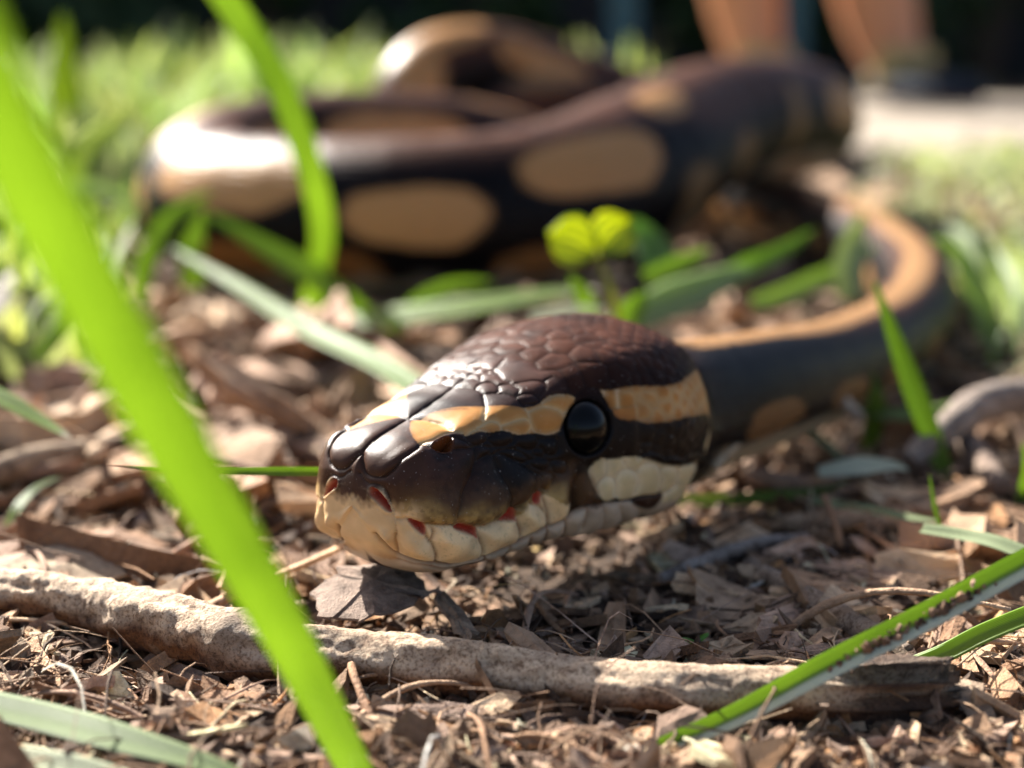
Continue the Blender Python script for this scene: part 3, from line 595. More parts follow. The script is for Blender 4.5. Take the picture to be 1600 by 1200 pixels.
def snake_material():
    m = NT('snake_scales'); ca = m.n('ShaderNodeVertexColor', layer_name='col')
    sp = m.n('ShaderNodeAttribute', attribute_name='speck'); wt = m.n('ShaderNodeAttribute', attribute_name='wet')
    co = m.coord(100)
    n1 = m.noise(co, 22, 3, .6); n2 = m.noise(co, 5, 3, .6)
    f = m.math('MULTIPLY', m.ramp(n1, [(.54, (0, 0, 0)), (.66, (1, 1, 1))]), m.ramp(n2, [(.38, (.15, .15, .15)), (.62, (1, 1, 1))]))
    f = m.math('MULTIPLY', m.math('MULTIPLY', f, sp.outputs['Fac']), .85)
    c = m.mix(f, ca.outputs[0], (.045, .022, .012))
    lum = m.n('ShaderNodeRGBToBW'); m.l(c, lum.inputs[0])
    n3 = m.noise(co, 9, 4, .6)
    c = m.mix(m.math('MULTIPLY', n3, .5), c, m.mix(1.0, c, (.72, .66, .60), 'MULTIPLY'))
    dust_sparkle = m.ramp(m.noise(co, 34, 2, .5), [(.70, (0, 0, 0)), (.74, (.55, .55, .55))]); c = m.mix(dust_sparkle, c, (.46, .42, .38))  # pale specks: dust, and fine sparkle painted into the colour
    m.l(c, m.b.inputs['Base Color'])
    r = m.math('ADD', m.math('MULTIPLY', m.math('MULTIPLY', lum.outputs[0], .16, True), 1.0), .25)
    r = m.math('ADD', r, m.math('MULTIPLY', n3, .13)); r = m.math('SUBTRACT', r, m.math('MULTIPLY', wt.outputs['Fac'], .12))
    m.l(r, m.b.inputs['Roughness'])
    m.l(m.math('ADD', m.math('MULTIPLY', lum.outputs[0], .10, True), m.math('ADD', .12, m.math('MULTIPLY', m.math('MINIMUM', wt.outputs['Fac'], 0.0), .35))), m.b.inputs['Specular IOR Level'])
    m.b.inputs['Subsurface Weight'].default_value = .10; m.b.inputs['Subsurface Radius'].default_value = (1.0, .45, .25); m.b.inputs['Subsurface Scale'].default_value = .0009
    fine = m.noise(m.coord(100), 70, 3, .75)
    m.l(m.bump(fine, .30, .00018), m.b.inputs['Normal'])
    return m.m
snake = mesh_obj('ball_python', verts, faces, snake_material(), col=np.column_stack([ncol, np.ones(len(ncol))]), attrs={'speck': spk, 'wet': wetv})
tag(snake, 'dark brown and tan patterned snake coiled on the mulch with its head stretched forward', 'snake')

def eye_ball(sgn):
    c = EYE_P*np.array([1, sgn, 1]); nrm = EYE_N*np.array([1, sgn, 1])
    n = Vector(nrm); q = n.to_track_quat('Z', 'Y').to_matrix(); q = np.array(q)
    nu, nv_ = 48, 72; vs = []; ph = np.linspace(0, np.pi*.62, nu); az = np.arange(nv_)/nv_*2*np.pi
    for p in ph:
        for a in az: vs.append((.315*math.sin(p)*math.cos(a), .325*math.sin(p)*math.sin(a), .27*math.cos(p)))
    vs = np.array(vs); cornea = np.exp(-((vs[:, 0]**2+vs[:, 1]**2)/.03))*.02; vs[:, 2] += cornea
    loc = (vs @ q.T)+c-nrm*.095
    f = []
    for i in range(nu-1):
        for j in range(nv_): f.append((i*nv_+j, i*nv_+(j+1) % nv_, (i+1)*nv_+(j+1) % nv_, (i+1)*nv_+j))
    return head_world(loc), f, ph, az
me_ = NT('snake_eye'); co = me_.coord(100)
na = me_.noise(co, 7, 4, .6, .4)
me_.l(me_.ramp(na, [(.45, (.002, .002, .002)), (.66, (.004, .004, .003)), (.82, (.014, .009, .004))]), me_.b.inputs['Base Color'])
me_.b.inputs['Roughness'].default_value = .2; me_.b.inputs['Specular IOR Level'].default_value = .14; me_.b.inputs['Coat Weight'].default_value = .05; me_.b.inputs['Coat Roughness'].default_value = .04
for sgn in (1, -1):
    ev, ef, _, _ = eye_ball(sgn)
    tag(mesh_obj('eye', ev, ef, me_.m, parent=snake), 'glossy black eye')
# ------------------------------------------------------------------ places: turn a picture position and a distance into a point of the scene
def at(px, py, Y):
    u = (px-800)/2600; v = (600-py)/2600; c, s = math.cos(math.radians(11.3)), math.sin(math.radians(11.3))
    t = Y/(c+v*s); return np.array([u*t, Y, 6.5+(-s+v*c)*t])
def on(px, py, Z=0.0):
    u = (px-800)/2600; v = (600-py)/2600; c, s = math.cos(math.radians(11.3)), math.sin(math.radians(11.3))
    t = (Z-6.5)/(-s+v*c); return np.array([u*t, (c+v*s)*t, Z])

# ------------------------------------------------------------------ ground
def ground_z(x, y):
    P = np.column_stack([x, y, 0*x])
    near = np.exp(-((x/60)**2+((y-25)/70)**2))
    z = near*(.16*vnoise(P, .35, 31)+.09*vnoise(P, .9, 32)+.05*vnoise(P, 2.4, 33)+.025*vnoise(P, 6, 34)) + (1-near)*(.6*vnoise(P, .05, 35))*np.clip((np.hypot(x, y-25)-60)/60, 0, 1)
    return z-.06
def gax(c, inner, outer, n_in, n_out):
    a = np.linspace(-inner, inner, n_in); b = inner+(outer-inner)*(np.linspace(0, 1, n_out)[1:])**2.6
    return c+np.r_[-b[::-1], a, b]
gx = gax(0, 13, 3000, 260, 60); gy = gax(24, 13, 3200, 260, 60)
GX, GY = np.meshgrid(gx, gy, indexing='ij'); gz = ground_z(GX.ravel(), GY.ravel())
ni, nj = GX.shape; i, j = np.meshgrid(np.arange(ni-1), np.arange(nj-1), indexing='ij')
gf = np.stack([i*nj+j, (i+1)*nj+j, (i+1)*nj+j+1, i*nj+j+1], -1).reshape(-1, 4)
gm = NT('soil'); co = gm.coord(100)
n1 = gm.noise(co, .5, 6, .65); n2 = gm.noise(co, 4, 6, .7); n3 = gm.noise(co, 16, 4, .7)
c1 = gm.ramp(n2, [(.30, (.022, .013, .008)), (.50, (.075, .046, .029)), (.70, (.22, .15, .10))])
c2 = gm.ramp(n1, [(.35, (.75, .72, .70)), (.65, (1.15, 1.1, 1.05))])
gm.l(gm.mix(1.0, c1, c2, 'MULTIPLY'), gm.b.inputs['Base Color']); gm.b.inputs['Roughness'].default_value = .92; gm.b.inputs['Specular IOR Level'].default_value = .25
gm.l(gm.bump(gm.math('ADD', n2, n3), .9, .0014), gm.b.inputs['Normal'])
ground = mesh_obj('ground', np.column_stack([GX.ravel(), GY.ravel(), gz]), gf, gm.m)
tag(ground, 'brown soil covered with mulch', None, None, 'structure')

# pale concrete path behind the coils
pm = NT('concrete'); co = pm.coord(100)
pm.l(pm.ramp(pm.noise(co, .25, 8, .7), [(.3, (.19, .152, .11)), (.7, (.27, .22, .165))]), pm.b.inputs['Base Color']); pm.b.inputs['Roughness'].default_value = .9
pm.l(pm.bump(pm.noise(co, 5, 5, .7), .4, .001), pm.b.inputs['Normal'])
pp = [(9, 112), (40, 92), (300, 60), (300, 128), (78, 196), (30, 246), (9, 262)]
pv = [(x, y, .55) for x, y in pp]+[(x, y, -2.0) for x, y in pp]; n = len(pp)
path = mesh_obj('path', pv, [tuple(range(n))]+[(k, n+k, n+(k+1) % n, (k+1) % n) for k in range(n)], pm.m, smooth=False)
tag(path, 'pale concrete path behind the snake', None, None, 'structure')
# ------------------------------------------------------------------ mulch: chips, splinters, crumbs, stalks
lm = NT('dead_wood'); oi = lm.n('ShaderNodeObjectInfo'); ca = lm.n('ShaderNodeVertexColor', layer_name='col'); co = lm.coord(100)
nz = lm.noise(co, 6, 6, .7); ng = lm.noise(lm.coord((18, 140, 140)), 1.0, 5, .65); nf = lm.noise(co, 30, 3, .7)
base = lm.mix(1.0, ca.outputs[0], lm.ramp(oi.outputs['Random'], [(0, (.8, .76, .72)), (.5, (1.0, .95, .9)), (1, (1.2, 1.1, 1.0))]), 'MULTIPLY')
base = lm.mix(1.0, base, lm.ramp(nz, [(.3, (.42, .38, .36)), (.55, (1, 1, 1)), (.75, (1.25, 1.2, 1.15))]), 'MULTIPLY')
base = lm.mix(.55, base, lm.ramp(ng, [(.35, (.3, .25, .22)), (.6, (1, 1, 1))]), 'MULTIPLY')
lm.l(base, lm.b.inputs['Base Color']); lm.b.inputs['Roughness'].default_value = .82; lm.b.inputs['Specular IOR Level'].default_value = .3
lm.l(lm.bump(lm.math('ADD', ng, nf), .8, .0006), lm.b.inputs['Normal'])
WOOD = lm.m

def chip_shape(L, W, H, r, n=11, kind='chip'):
    """one irregular flake: outline of n points, thick, bent, with a rough upper face"""
    a = np.sort(r.uniform(0, 2*np.pi, n)) if kind == 'chip' else np.linspace(0, 2*np.pi, n, endpoint=False)
    rad = 1+r.normal(0, .16, n); ox = np.cos(a)*L/2*rad; oy = np.sin(a)*W/2*rad
    if kind == 'splinter': ox = np.sign(np.cos(a))*np.abs(np.cos(a))**.45*L/2*(1+r.normal(0, .08, n)); oy = np.sign(np.sin(a))*np.abs(np.sin(a))**.5*W/2*(1+r.normal(0, .22, n))
    bend = r.normal(0, .22)*H/L*4; tw = r.normal(0, .5)/L
    def z(x, y): return bend*x*x/L*2+tw*x*y*2
    top = np.column_stack([ox, oy, z(ox, oy)+H/2*(1+r.normal(0, .25, n))]); mid = np.column_stack([ox*.55, oy*.55, z(ox*.55, oy*.55)+H*.5*(1+r.normal(0, .5, n))])
    bot = np.column_stack([ox*.93, oy*.93, z(ox, oy)-H/2*(1+r.normal(0, .2, n))])
    v = np.vstack([top, mid, bot, [[0, 0, H*.5]], [[0, 0, -H*.5]]]); f = []
    for k in range(n):
        q = (k+1) % n; f += [(k, q, n+q, n+k), (n+k, n+q, 3*n), (2*n+k, 2*n+q, q, k), (2*n+q, 2*n+k, 3*n+1)]
    return v, f
def stalk_shape(L, R, r, seg=9, m=6, curl=.25):
    s = np.linspace(0, 1, seg); ph = r.uniform(0, 6.28); cx = L*(s-.5); cy = curl*L*(np.sin(s*3+ph)-np.sin(ph))*.4; cz = curl*L*r.uniform(0, .5)*np.sin(s*np.pi)
    v, f = [], []
    for k in range(seg):
        rr = R*(1-.35*s[k])*(1+r.normal(0, .12))
        for q in range(m): b = 2*np.pi*q/m; v.append((cx[k], cy[k]+rr*math.cos(b), cz[k]+rr*math.sin(b)*.7))
    for k in range(seg-1):
        for q in range(m): f.append((k*m+q, k*m+(q+1) % m, (k+1)*m+(q+1) % m, (k+1)*m+q))
    f += [tuple(range(m))[::-1], tuple((seg-1)*m+q for q in range(m))]
    return np.array(v), f
def crumb_shape(S, r):
    t_ = (1+5**.5)/2
    v = np.array([(-1, t_, 0), (1, t_, 0), (-1, -t_, 0), (1, -t_, 0), (0, -1, t_), (0, 1, t_), (0, -1, -t_), (0, 1, -t_), (t_, 0, -1), (t_, 0, 1), (-t_, 0, -1), (-t_, 0, 1)])/1.9*S/2
    v = v*(1+r.normal(0, .22, (12, 1)))*np.array([1, r.uniform(.6, 1), r.uniform(.5, .9)])
    f = [(0, 11, 5), (0, 5, 1), (0, 1, 7), (0, 7, 10), (0, 10, 11), (1, 5, 9), (5, 11, 4), (11, 10, 2), (10, 7, 6), (7, 1, 8), (3, 9, 4), (3, 4, 2), (3, 2, 6), (3, 6, 8), (3, 8, 9), (4, 9, 5), (2, 4, 11), (6, 2, 10), (8, 6, 7), (9, 8, 1)]
    return v, f
def rotm(rx, ry, rz):
    cx, sx, cy, sy, cz, sz = math.cos(rx), math.sin(rx), math.cos(ry), math.sin(ry), math.cos(rz), math.sin(rz)
    return np.array([[cz, -sz, 0], [sz, cz, 0], [0, 0, 1]]) @ np.array([[cy, 0, sy], [0, 1, 0], [-sy, 0, cy]]) @ np.array([[1, 0, 0], [0, cx, -sx], [0, sx, cx]])
TONES = np.array([1.12, 1.03, .90])*np.array([(.46, .34, .25), (.56, .44, .33), (.34, .24, .17), (.25, .16, .105), (.62, .50, .38), (.40, .30, .25), (.42, .25, .13), (.15, .10, .07), (.54, .42, .36), (.10, .066, .048)])

# no litter inside the snake's body or the log
snk = np.vstack([np.column_stack([BC[::6], BR[::6]])]+[np.append(HEAD_O+a*HB+.3*HU, r) for a, r in ((.3, .8), (1.2, 1.0), (2.2, 1.2), (3.4, 1.5), (4.6, 1.5))]+[])
def free(x, y, z, s):
    d = np.sqrt(((snk[:, :3]-np.array([x, y, z]))**2).sum(1)); return (d > snk[:, 3]+s*.3).all()

# ---- fine litter nobody could count: one object
r_ = np.random.default_rng(11); LV, LF, LC = [], [], []; off = 0
def add_piece(v, f, R, p, c):
    global off
    q = v @ R.T + p; LV.append(q); LF.extend([tuple(k+off for k in t) for t in f]); LC.append(np.tile(c, (len(q), 1))); off += len(q)
def spot():
    k = r_.random()
    if k < .22: y = r_.uniform(12.6, 16.5); x = r_.uniform(-1, 1)*(y*.33+.5)
    elif k < .58: y = r_.uniform(12.4, 24); x = r_.uniform(-1, 1)*(y*.33+.8)
    elif k < .85: y = r_.uniform(24, 48); x = r_.uniform(-1, 1)*(y*.33+1)
    else: y = r_.uniform(48, 120); x = r_.uniform(-1, 1)*(y*.34+1)
    if r_.random() < .22: x *= 1.0+r_.random()*1.3
    return x, y
variants = {}
NL = 23000
SP = np.array([spot() for _ in range(NL)]); SZ = ground_z(SP[:, 0], SP[:, 1])
for k in range(NL):
    x, y = SP[k]; z = SZ[k]; t = r_.random(); g = 1 if y < 24 else (1.7 if y < 48 else 3.2)
    tone = np.minimum(TONES[r_.integers(len(TONES))]*np.exp(r_.normal(-.18, .42)), .75)
    rz = r_.uniform(0, 6.28)
    if t < .52: s = r_.gamma(2.2, .045)*g+.02; v, f = crumb_shape(s, r_); R = rotm(r_.uniform(0, 6), r_.uniform(0, 6), rz); dz = s*.25
    elif t < .72: s = r_.gamma(2.5, .15)*g+.08; v, f = chip_shape(s, s*r_.uniform(.4, .9), .03*g+s*.06, r_, 6); R = rotm(r_.normal(0, .35), r_.normal(0, .35), rz); dz = .06*g
    elif t < .88: s = r_.gamma(2.5, .2)*g+.1; v, f = chip_shape(s, s*r_.uniform(.08, .22), .03*g, r_, 6, 'splinter'); R = rotm(r_.normal(0, .3), r_.normal(0, .25), rz); dz = .07*g
    else: s = r_.gamma(2.5, .28)*g+.15; v, f = stalk_shape(s, r_.uniform(.008, .022)*g, r_, 6, 4, .5); R = rotm(r_.normal(0, .4), r_.normal(0, .3), rz); dz = .08*g
    if not free(x, y, z+dz, s): continue
    add_piece(v, f, R, np.array([x, y, z+dz]), tone)
LC = np.vstack(LC)
litter = mesh_obj('mulch_litter', np.vstack(LV), LF, WOOD, smooth=False, col=np.column_stack([LC, np.ones(len(LC))]))
tag(litter, 'fine brown crumbs, fibres and bark bits covering the soil', None, None, 'stuff')

# ---- larger loose pieces, each its own object; a few shapes share their mesh
def piece_mesh(name, v, f, tone, smooth=False):
    me = bpy.data.meshes.new(name); me.from_pydata((np.asarray(v)*CM).tolist(), [], f)
    a = me.color_attributes.new('col', 'FLOAT_COLOR', 'POINT'); a.data.foreach_set('color', np.tile(np.append(tone, 1), (len(v), 1)).astype(np.float32).ravel())
    me.materials.append(WOOD); 
    if smooth: me.polygons.foreach_set('use_smooth', np.ones(len(me.polygons), dtype=bool))
    me.update(); return me
r3 = np.random.default_rng(5)
TN = [(0, 'pale tan'), (4, 'very pale'), (2, 'mid brown'), (3, 'dark brown'), (5, 'greyish')]
CHIPS = [(piece_mesh('bark_chip', *chip_shape(1, r3.uniform(.5, .85), .12, r3, 12), TONES[TN[k % 5][0]]), TN[k % 5][1]) for k in range(15)]
SPLIN = [(piece_mesh('wood_splinter', *chip_shape(1, r3.uniform(.10, .2), .05, r3, 12, 'splinter'), TONES[TN[k % 5][0]]), TN[k % 5][1]) for k in range(15)]
STALK = [(piece_mesh('dry_stalk', *stalk_shape(1, r3.uniform(.018, .03), r3, 12, 7, .35), TONES[TN[k % 5][0]], True), TN[k % 5][1]) for k in range(10)]
def put(name, me, p, s, rot, label, cat, group):
    o = bpy.data.objects.new(name, me); C.objects.link(o); o.location = tuple(np.array(p)*CM); o.scale = s if hasattr(s, '__len__') else (s,)*3; o.rotation_euler = rot
    return tag(o, label, cat, group)
def where(x, y):
    if y < 15.4: return 'before the fallen twig'
    if y < 21: return 'beside the tall slanting blade' if x < -2.2 else ('in the shade between head and twig' if x < 2.2 else 'behind the split twig end')
    if y < 30: return 'beyond the tan broken stick' if x < -2 else 'beneath the neck of the snake'
    return 'close to the coiled body'
cnt = 0
for k in range(420):
    y = r3.uniform(13.2, 44) if r3.random() < .7 else r3.uniform(13.2, 22); x = r3.uniform(-1, 1)*(y*.32+.5); t = r3.random()
    z = float(ground_z(np.array([x]), np.array([y]))[0]); rz = r3.uniform(0, 6.28); g = .85 if y < 18 else (1.25 if y < 24 else 1.6)
    s = (r3.gamma(3.2, .30)+.4)*g
    if 15.0 < y < 19.5 and s > .9: s *= .65
    if y < 15.4: s = min(s*.6, .8)
    if not free(x, y, z+.1, s*(2.3 if t > .46 else 1.5)): continue
    big = 'large' if s > 1.45*g else ('small' if s < .8*g else 'medium')
    if t < .46: me, tn = CHIPS[r3.integers(15)]; lb = '%s %s chip of bark lying %s' % (big, tn, where(x, y)); put('bark_chip', me, (x, y, z+.10), s, (r3.normal(0, .35), r3.normal(0, .35), rz), lb, 'bark chip', lb.replace('chip', 'chips'))
    elif t < .80: me, tn = SPLIN[r3.integers(15)]; lb = '%s %s splinter of wood lying %s' % (big, tn, where(x, y)); put('wood_splinter', me, (x, y, z+.12), s*1.6, (r3.normal(0, .35), r3.normal(0, .2), rz), lb, 'splinter', lb.replace('splinter', 'splinters'))
    else: me, tn = STALK[r3.integers(10)]; lb = '%s %s dry stalk lying %s' % (big, tn, where(x, y)); put('dry_stalk', me, (x, y, z+.12), s*2.0, (r3.normal(0, .3), r3.normal(0, .18), rz), lb, 'stalk', lb.replace('stalk', 'stalks'))
    cnt += 1
    if cnt >= 280: break
# ------------------------------------------------------------------ the fallen twig in front of the snake
tm = NT('weathered_twig'); ca = tm.n('ShaderNodeVertexColor', layer_name='col'); co = tm.coord(100)
n1 = tm.noise(co, 5, 7, .72); n2 = tm.noise(co, 26, 4, .75); n3 = tm.noise(tm.coord((60, 420, 420)), 1.0, 5, .6)
c = tm.mix(1.0, ca.outputs[0], tm.ramp(n3, [(.32, (.55, .50, .46)), (.55, (1, 1, 1))]), 'MULTIPLY')
c = tm.mix(tm.ramp(n2, [(.49, (0, 0, 0)), (.62, (.9, .9, .9))]), c, tm.mix(1.0, c, (.34, .26, .20), 'MULTIPLY'))
c = tm.mix(tm.ramp(n1, [(.50, (0, 0, 0)), (.64, (.85, .85, .85))]), c, tm.mix(1.0, c, (.30, .22, .17), 'MULTIPLY'))
tm.l(c, tm.b.inputs['Base Color']); tm.b.inputs['Roughness'].default_value = .8; tm.b.inputs['Specular IOR Level'].default_value = .35
tm.l(tm.bump(tm.math('ADD', tm.math('ADD', n1, n3), tm.math('MULTIPLY', n2, .6)), .85, .0007), tm.b.inputs['Normal'])

def rough_stick(path, rad, m=72, seg=420, seed=3, tone=None):
    P = np.column_stack([np.array(path), rad]); D, s = cspline(P, seg); Cc = D[:, :3]; R = D[:, 3]
    T = np.gradient(Cc, axis=0); T /= np.linalg.norm(T, axis=1)[:, None]; up = np.array([0, 0, 1.0])
    S = np.cross(T, up); S /= np.linalg.norm(S, axis=1)[:, None]; U = np.cross(S, T)
    a = np.arange(m)/m*2*np.pi; A, SS = np.meshgrid(a, s); Rm = R[:, None]
    Q = Cc[:, None]+S[:, None]*(np.sin(A)*Rm)[..., None]+U[:, None]*(np.cos(A)*Rm)[..., None]
    q = Q.reshape(-1, 3); lp = np.column_stack([SS.ravel()*.5, np.cos(A).ravel()*Rm.repeat(m, 1).ravel()*2.2, np.sin(A).ravel()*Rm.repeat(m, 1).ravel()*2.2])
    h = (.05*vnoise(lp, 1.6, seed)+.035*vnoise(lp, 4, seed+1)+.018*vnoise(q, 9, seed+2)+.010*vnoise(q, 22, seed+3)).reshape(A.shape)
    return s, A, Cc, S, U, Rm, h, q
lp = [on(-160, 905, .30), on(0, 925, .30), on(150, 950, .30), on(300, 985, .31), on(430, 1018, .30), on(560, 1030, .27), on(760, 1052, .27), on(1000, 1078, .27), on(1200, 1083, .26), on(1380, 1082, .25), on(1500, 1076, .24)]
lr = [.31, .31, .32, .33, .34, .295, .285, .30, .295, .29, .265]
s, A, Cc, S_, U_, Rm, h, q = rough_stick(lp, lr)
sN = s/s[-1]
end = sm(.875, .93, sN)[:, None]; knot = np.exp(-((sN-.40)/.018)**2)[:, None]
left = sm(.42, .36, sN)[:, None]
h = h*(.8+.5*left)+.05*knot*(1+.6*np.cos(A-1.0))
rag = vnoise(np.column_stack([np.cos(A).ravel()*5, np.sin(A).ravel()*5, (A*0+s[:, None]*.45).ravel()]), 1.5, 77).reshape(A.shape)
h = h+end*(rag*.14-.07+.05*np.sign(rag))                       # rotten, split end
endlen = .28*np.abs(vnoise(np.column_stack([np.cos(A[0])*3, np.sin(A[0])*3, A[0]*0]), 1.7, 91))
Q = Cc[:, None]+S_[:, None]*(np.sin(A)*(Rm+h))[..., None]+U_[:, None]*(np.cos(A)*(Rm+h))[..., None]
T_ = np.gradient(Cc, axis=0); T_ /= np.linalg.norm(T_, axis=1)[:, None]
Q[-1] += T_[-1]*0
Q -= T_[:, None]*(endlen[None]*sm(.97, 1.0, sN)[:, None])[..., None]
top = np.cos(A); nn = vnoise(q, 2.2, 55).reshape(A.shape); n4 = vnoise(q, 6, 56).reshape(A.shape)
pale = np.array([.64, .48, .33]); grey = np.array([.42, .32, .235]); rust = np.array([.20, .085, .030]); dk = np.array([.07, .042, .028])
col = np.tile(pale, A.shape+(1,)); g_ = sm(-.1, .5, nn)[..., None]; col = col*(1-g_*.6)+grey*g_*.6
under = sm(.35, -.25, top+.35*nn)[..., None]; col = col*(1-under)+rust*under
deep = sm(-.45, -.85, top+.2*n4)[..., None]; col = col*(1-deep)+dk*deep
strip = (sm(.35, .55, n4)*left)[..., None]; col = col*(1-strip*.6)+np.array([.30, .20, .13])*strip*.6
e3 = end[..., None]*(sm(-.2, .35, rag+.3*nn*-1)[..., None]*.55+.45); col = col*(1-e3)+np.array([.085, .052, .035])*e3
kk = knot[..., None]*.7; col = col*(1-kk)+np.array([.16, .11, .075])*kk
ns, m = A.shape; i, j = np.meshgrid(np.arange(ns-1), np.arange(m), indexing='ij'); jn = (j+1) % m
f = np.stack([i*m+j, i*m+jn, (i+1)*m+jn, (i+1)*m+j], -1).reshape(-1, 4).tolist()
V = np.vstack([Q.reshape(-1, 3), (Q[-1].mean(0)-T_[-1]*.22)[None]]); nl = len(V)-1
f += [((ns-1)*m+j, (ns-1)*m+(j+1) % m, nl) for j in range(m)]+[tuple(range(m))[::-1]]
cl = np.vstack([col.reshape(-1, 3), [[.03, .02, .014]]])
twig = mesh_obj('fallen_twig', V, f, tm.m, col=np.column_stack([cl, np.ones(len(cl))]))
tag(twig, 'thick weathered grey twig with a rotten split end lying in front of the snake', 'twig')

def stick(name, pts, rad, label, tone, cat='stick', seed=5, seg=120, m=22):
    s, A, Cc, S, U, Rm, h, q = rough_stick(pts, rad, m, seg, seed)
    Q = Cc[:, None]+S[:, None]*(np.sin(A)*(Rm+h*Rm*2.2))[..., None]+U[:, None]*(np.cos(A)*(Rm+h*Rm*2.2))[..., None]
    i, j = np.meshgrid(np.arange(seg-1), np.arange(m), indexing='ij'); jn = (j+1) % m
    f = np.stack([i*m+j, i*m+jn, (i+1)*m+jn, (i+1)*m+j], -1).reshape(-1, 4).tolist()+[tuple(range(m))[::-1], tuple((seg-1)*m+k for k in range(m))]
    n_ = vnoise(q, 3, seed).reshape(A.shape)[..., None]
    c = np.array(tone)*(1+.25*n_); u = sm(.2, -.6, np.cos(A))[..., None]; 
    o = mesh_obj(name, Q.reshape(-1, 3), f, tm.m, col=np.column_stack([c.reshape(-1, 3), np.ones(c.shape[0]*c.shape[1])]))
    return tag(o, label, cat)
stick('stick', [on(-60, 760, .3), on(40, 722, .38), on(120, 706, .36), on(190, 690, .3)], [.2, .2, .19, .12], 'tan broken stick lying beside the tall blurred grass blade', (.42, .30, .19), seed=6)
stick('stick', [on(-70, 560, .6), on(-10, 500, .9), on(30, 455, 1.1), on(62, 425, 1.0)], [.55, .5, .45, .3], 'stout grey branch end poking in beside the tall grass blade', (.40, .36, .33), seed=8)
stick('stick', [on(1030, 905, .14), on(1100, 878, .2), on(1180, 850, .22), on(1260, 840, .16)], [.07, .1, .1, .07], 'grey twig lying in the shade under the cheek of the snake', (.34, .28, .24), seed=9)
stick('stick', [on(1170, 885, .12), on(1260, 935, .16), on(1350, 985, .16), on(1420, 1022, .12)], [.12, .15, .14, .1], 'pale flattened twig lying behind the split end of the fallen twig', (.36, .27, .2), seed=10)
stick('stick', [on(1420, 720, .3), on(1480, 668, .7), on(1540, 628, .85), on(1660, 612, .8)], [.16, .26, .3, .3], 'arched grey root beside the upright grass blade', (.36, .29, .24), seed=12)
stick('stick', [on(1562, 760, .2), on(1530, 715, .3), on(1500, 690, .3), on(1440, 690, .2)], [.16, .2, .2, .14], 'short brown stick under the arched grey root', (.28, .2, .15), seed=13)
stick('stick', [at(1255, 575, 26.4), at(1300, 612, 26.0), at(1345, 655, 25.6)], [.13, .13, .1], 'pale straw stub leaning on the neck of the snake', (.5, .40, .31), seed=14)
stick('stick', [at(1115, 730, 21.8), at(1135, 700, 22.2), at(1160, 672, 22.6)], [.05, .12, .1], 'pale wood sliver standing behind the cheek of the snake', (.5, .42, .3), seed=15)

def flake(name, outline, thick, label, tone, cat, Zf=None, seed=2, bend=0.0, crumple=1.0):
    """thin bark flake from an outline of points; the upper face is subdivided and roughened"""
    O = np.array(outline); c = O.mean(0); n = len(O); rings = np.linspace(1, .12, 9); v = []
    rr = np.random.default_rng(seed)
    nrm = np.cross(O[1]-c, O[n//2]-c); nrm /= np.linalg.norm(nrm); nrm *= np.sign(nrm[2]+1e-6)
    def cr(q): return (.10*vnoise(q, 1.6, seed+40)+.05*vnoise(q, 4, seed+41)+.02*vnoise(q, 11, seed+42))*crumple
    for s in rings: q = c+(O-c)*s; v.append(q+nrm*(cr(q)+bend*(1-s))[:, None])
    v.append((c+nrm*bend+nrm*cr(c[None])[0])[None]); k = sum(len(x) for x in v); q = O*1.0; v.append(q+nrm*cr(q)[:, None]-nrm*thick); v.append((c-nrm*thick+nrm*bend*.9)[None]); V = np.vstack(v); f = []; R_ = len(rings)
    for a in range(R_-1):
        for j in range(n): q = (j+1) % n; f.append((a*n+j, a*n+q, (a+1)*n+q, (a+1)*n+j))
    for j in range(n): q = (j+1) % n; f += [((R_-1)*n+j, (R_-1)*n+q, R_*n), (k+j, k+q, q, j), (k+q, k+j, k+n)]
    cc = np.array(tone)*(1+.3*vnoise(V, 3, seed)[:, None])
    o = mesh_obj(name, V, f, WOOD, smooth=True, col=np.column_stack([cc, np.ones(len(V))])); o.data.set_sharp_from_angle(angle=.7)
    return tag(o, label, cat)
def ragged(pts, n=6, amp=.03, seed=1):
    rr = np.random.default_rng(seed); P = [np.array(p) for p in pts]; out = []
    for a, b in zip(P, P[1:]+P[:1]):
        for t in np.linspace(0, 1, n, endpoint=False): out.append(a+(b-a)*t+rr.normal(0, amp, 3)*np.array([1, 1, .4]))
    return out
flake('bark_flake', ragged([at(583, 1103, 15.35), at(700, 1096, 15.5), at(800, 1110, 15.45), at(838, 1150, 15.1), at(780, 1172, 14.95), at(690, 1165, 14.95), at(620, 1142, 15.05)], 5, .025, 3), .05, 'thin pinkish bark flake propped against the front of the fallen twig', (.44, .32, .25), 'bark flake', seed=4)
flake('bark_flake', ragged([at(800, 1100, 15.5), at(880, 1105, 15.4), at(920, 1135, 15.2), at(850, 1160, 15.0)], 4, .03, 9), .04, 'small dark bark flake beside the pinkish flake under the twig', (.16, .12, .10), 'bark flake', seed=14)
flake('dead_leaf', ragged([at(490, 930, 18.0), at(540, 885, 18.6), at(640, 886, 18.5), at(690, 925, 18.0), at(640, 945, 17.6), at(570, 965, 17.2), at(510, 965, 17.2)], 5, .05, 5), .025, 'crumpled grey brown dead leaf below the snout of the snake', (.30, .235, .195), 'leaf', seed=6, bend=.16)
flake('wood_strip', ragged([at(1490, 1060, 15.9), at(1535, 1070, 15.8), at(1572, 1150, 14.9), at(1560, 1190, 14.6), at(1530, 1170, 14.8), at(1505, 1110, 15.3)], 5, .03, 7), .03, 'pale torn wood strip by the split end of the fallen twig', (.52, .40, .29), 'wood strip', seed=8)
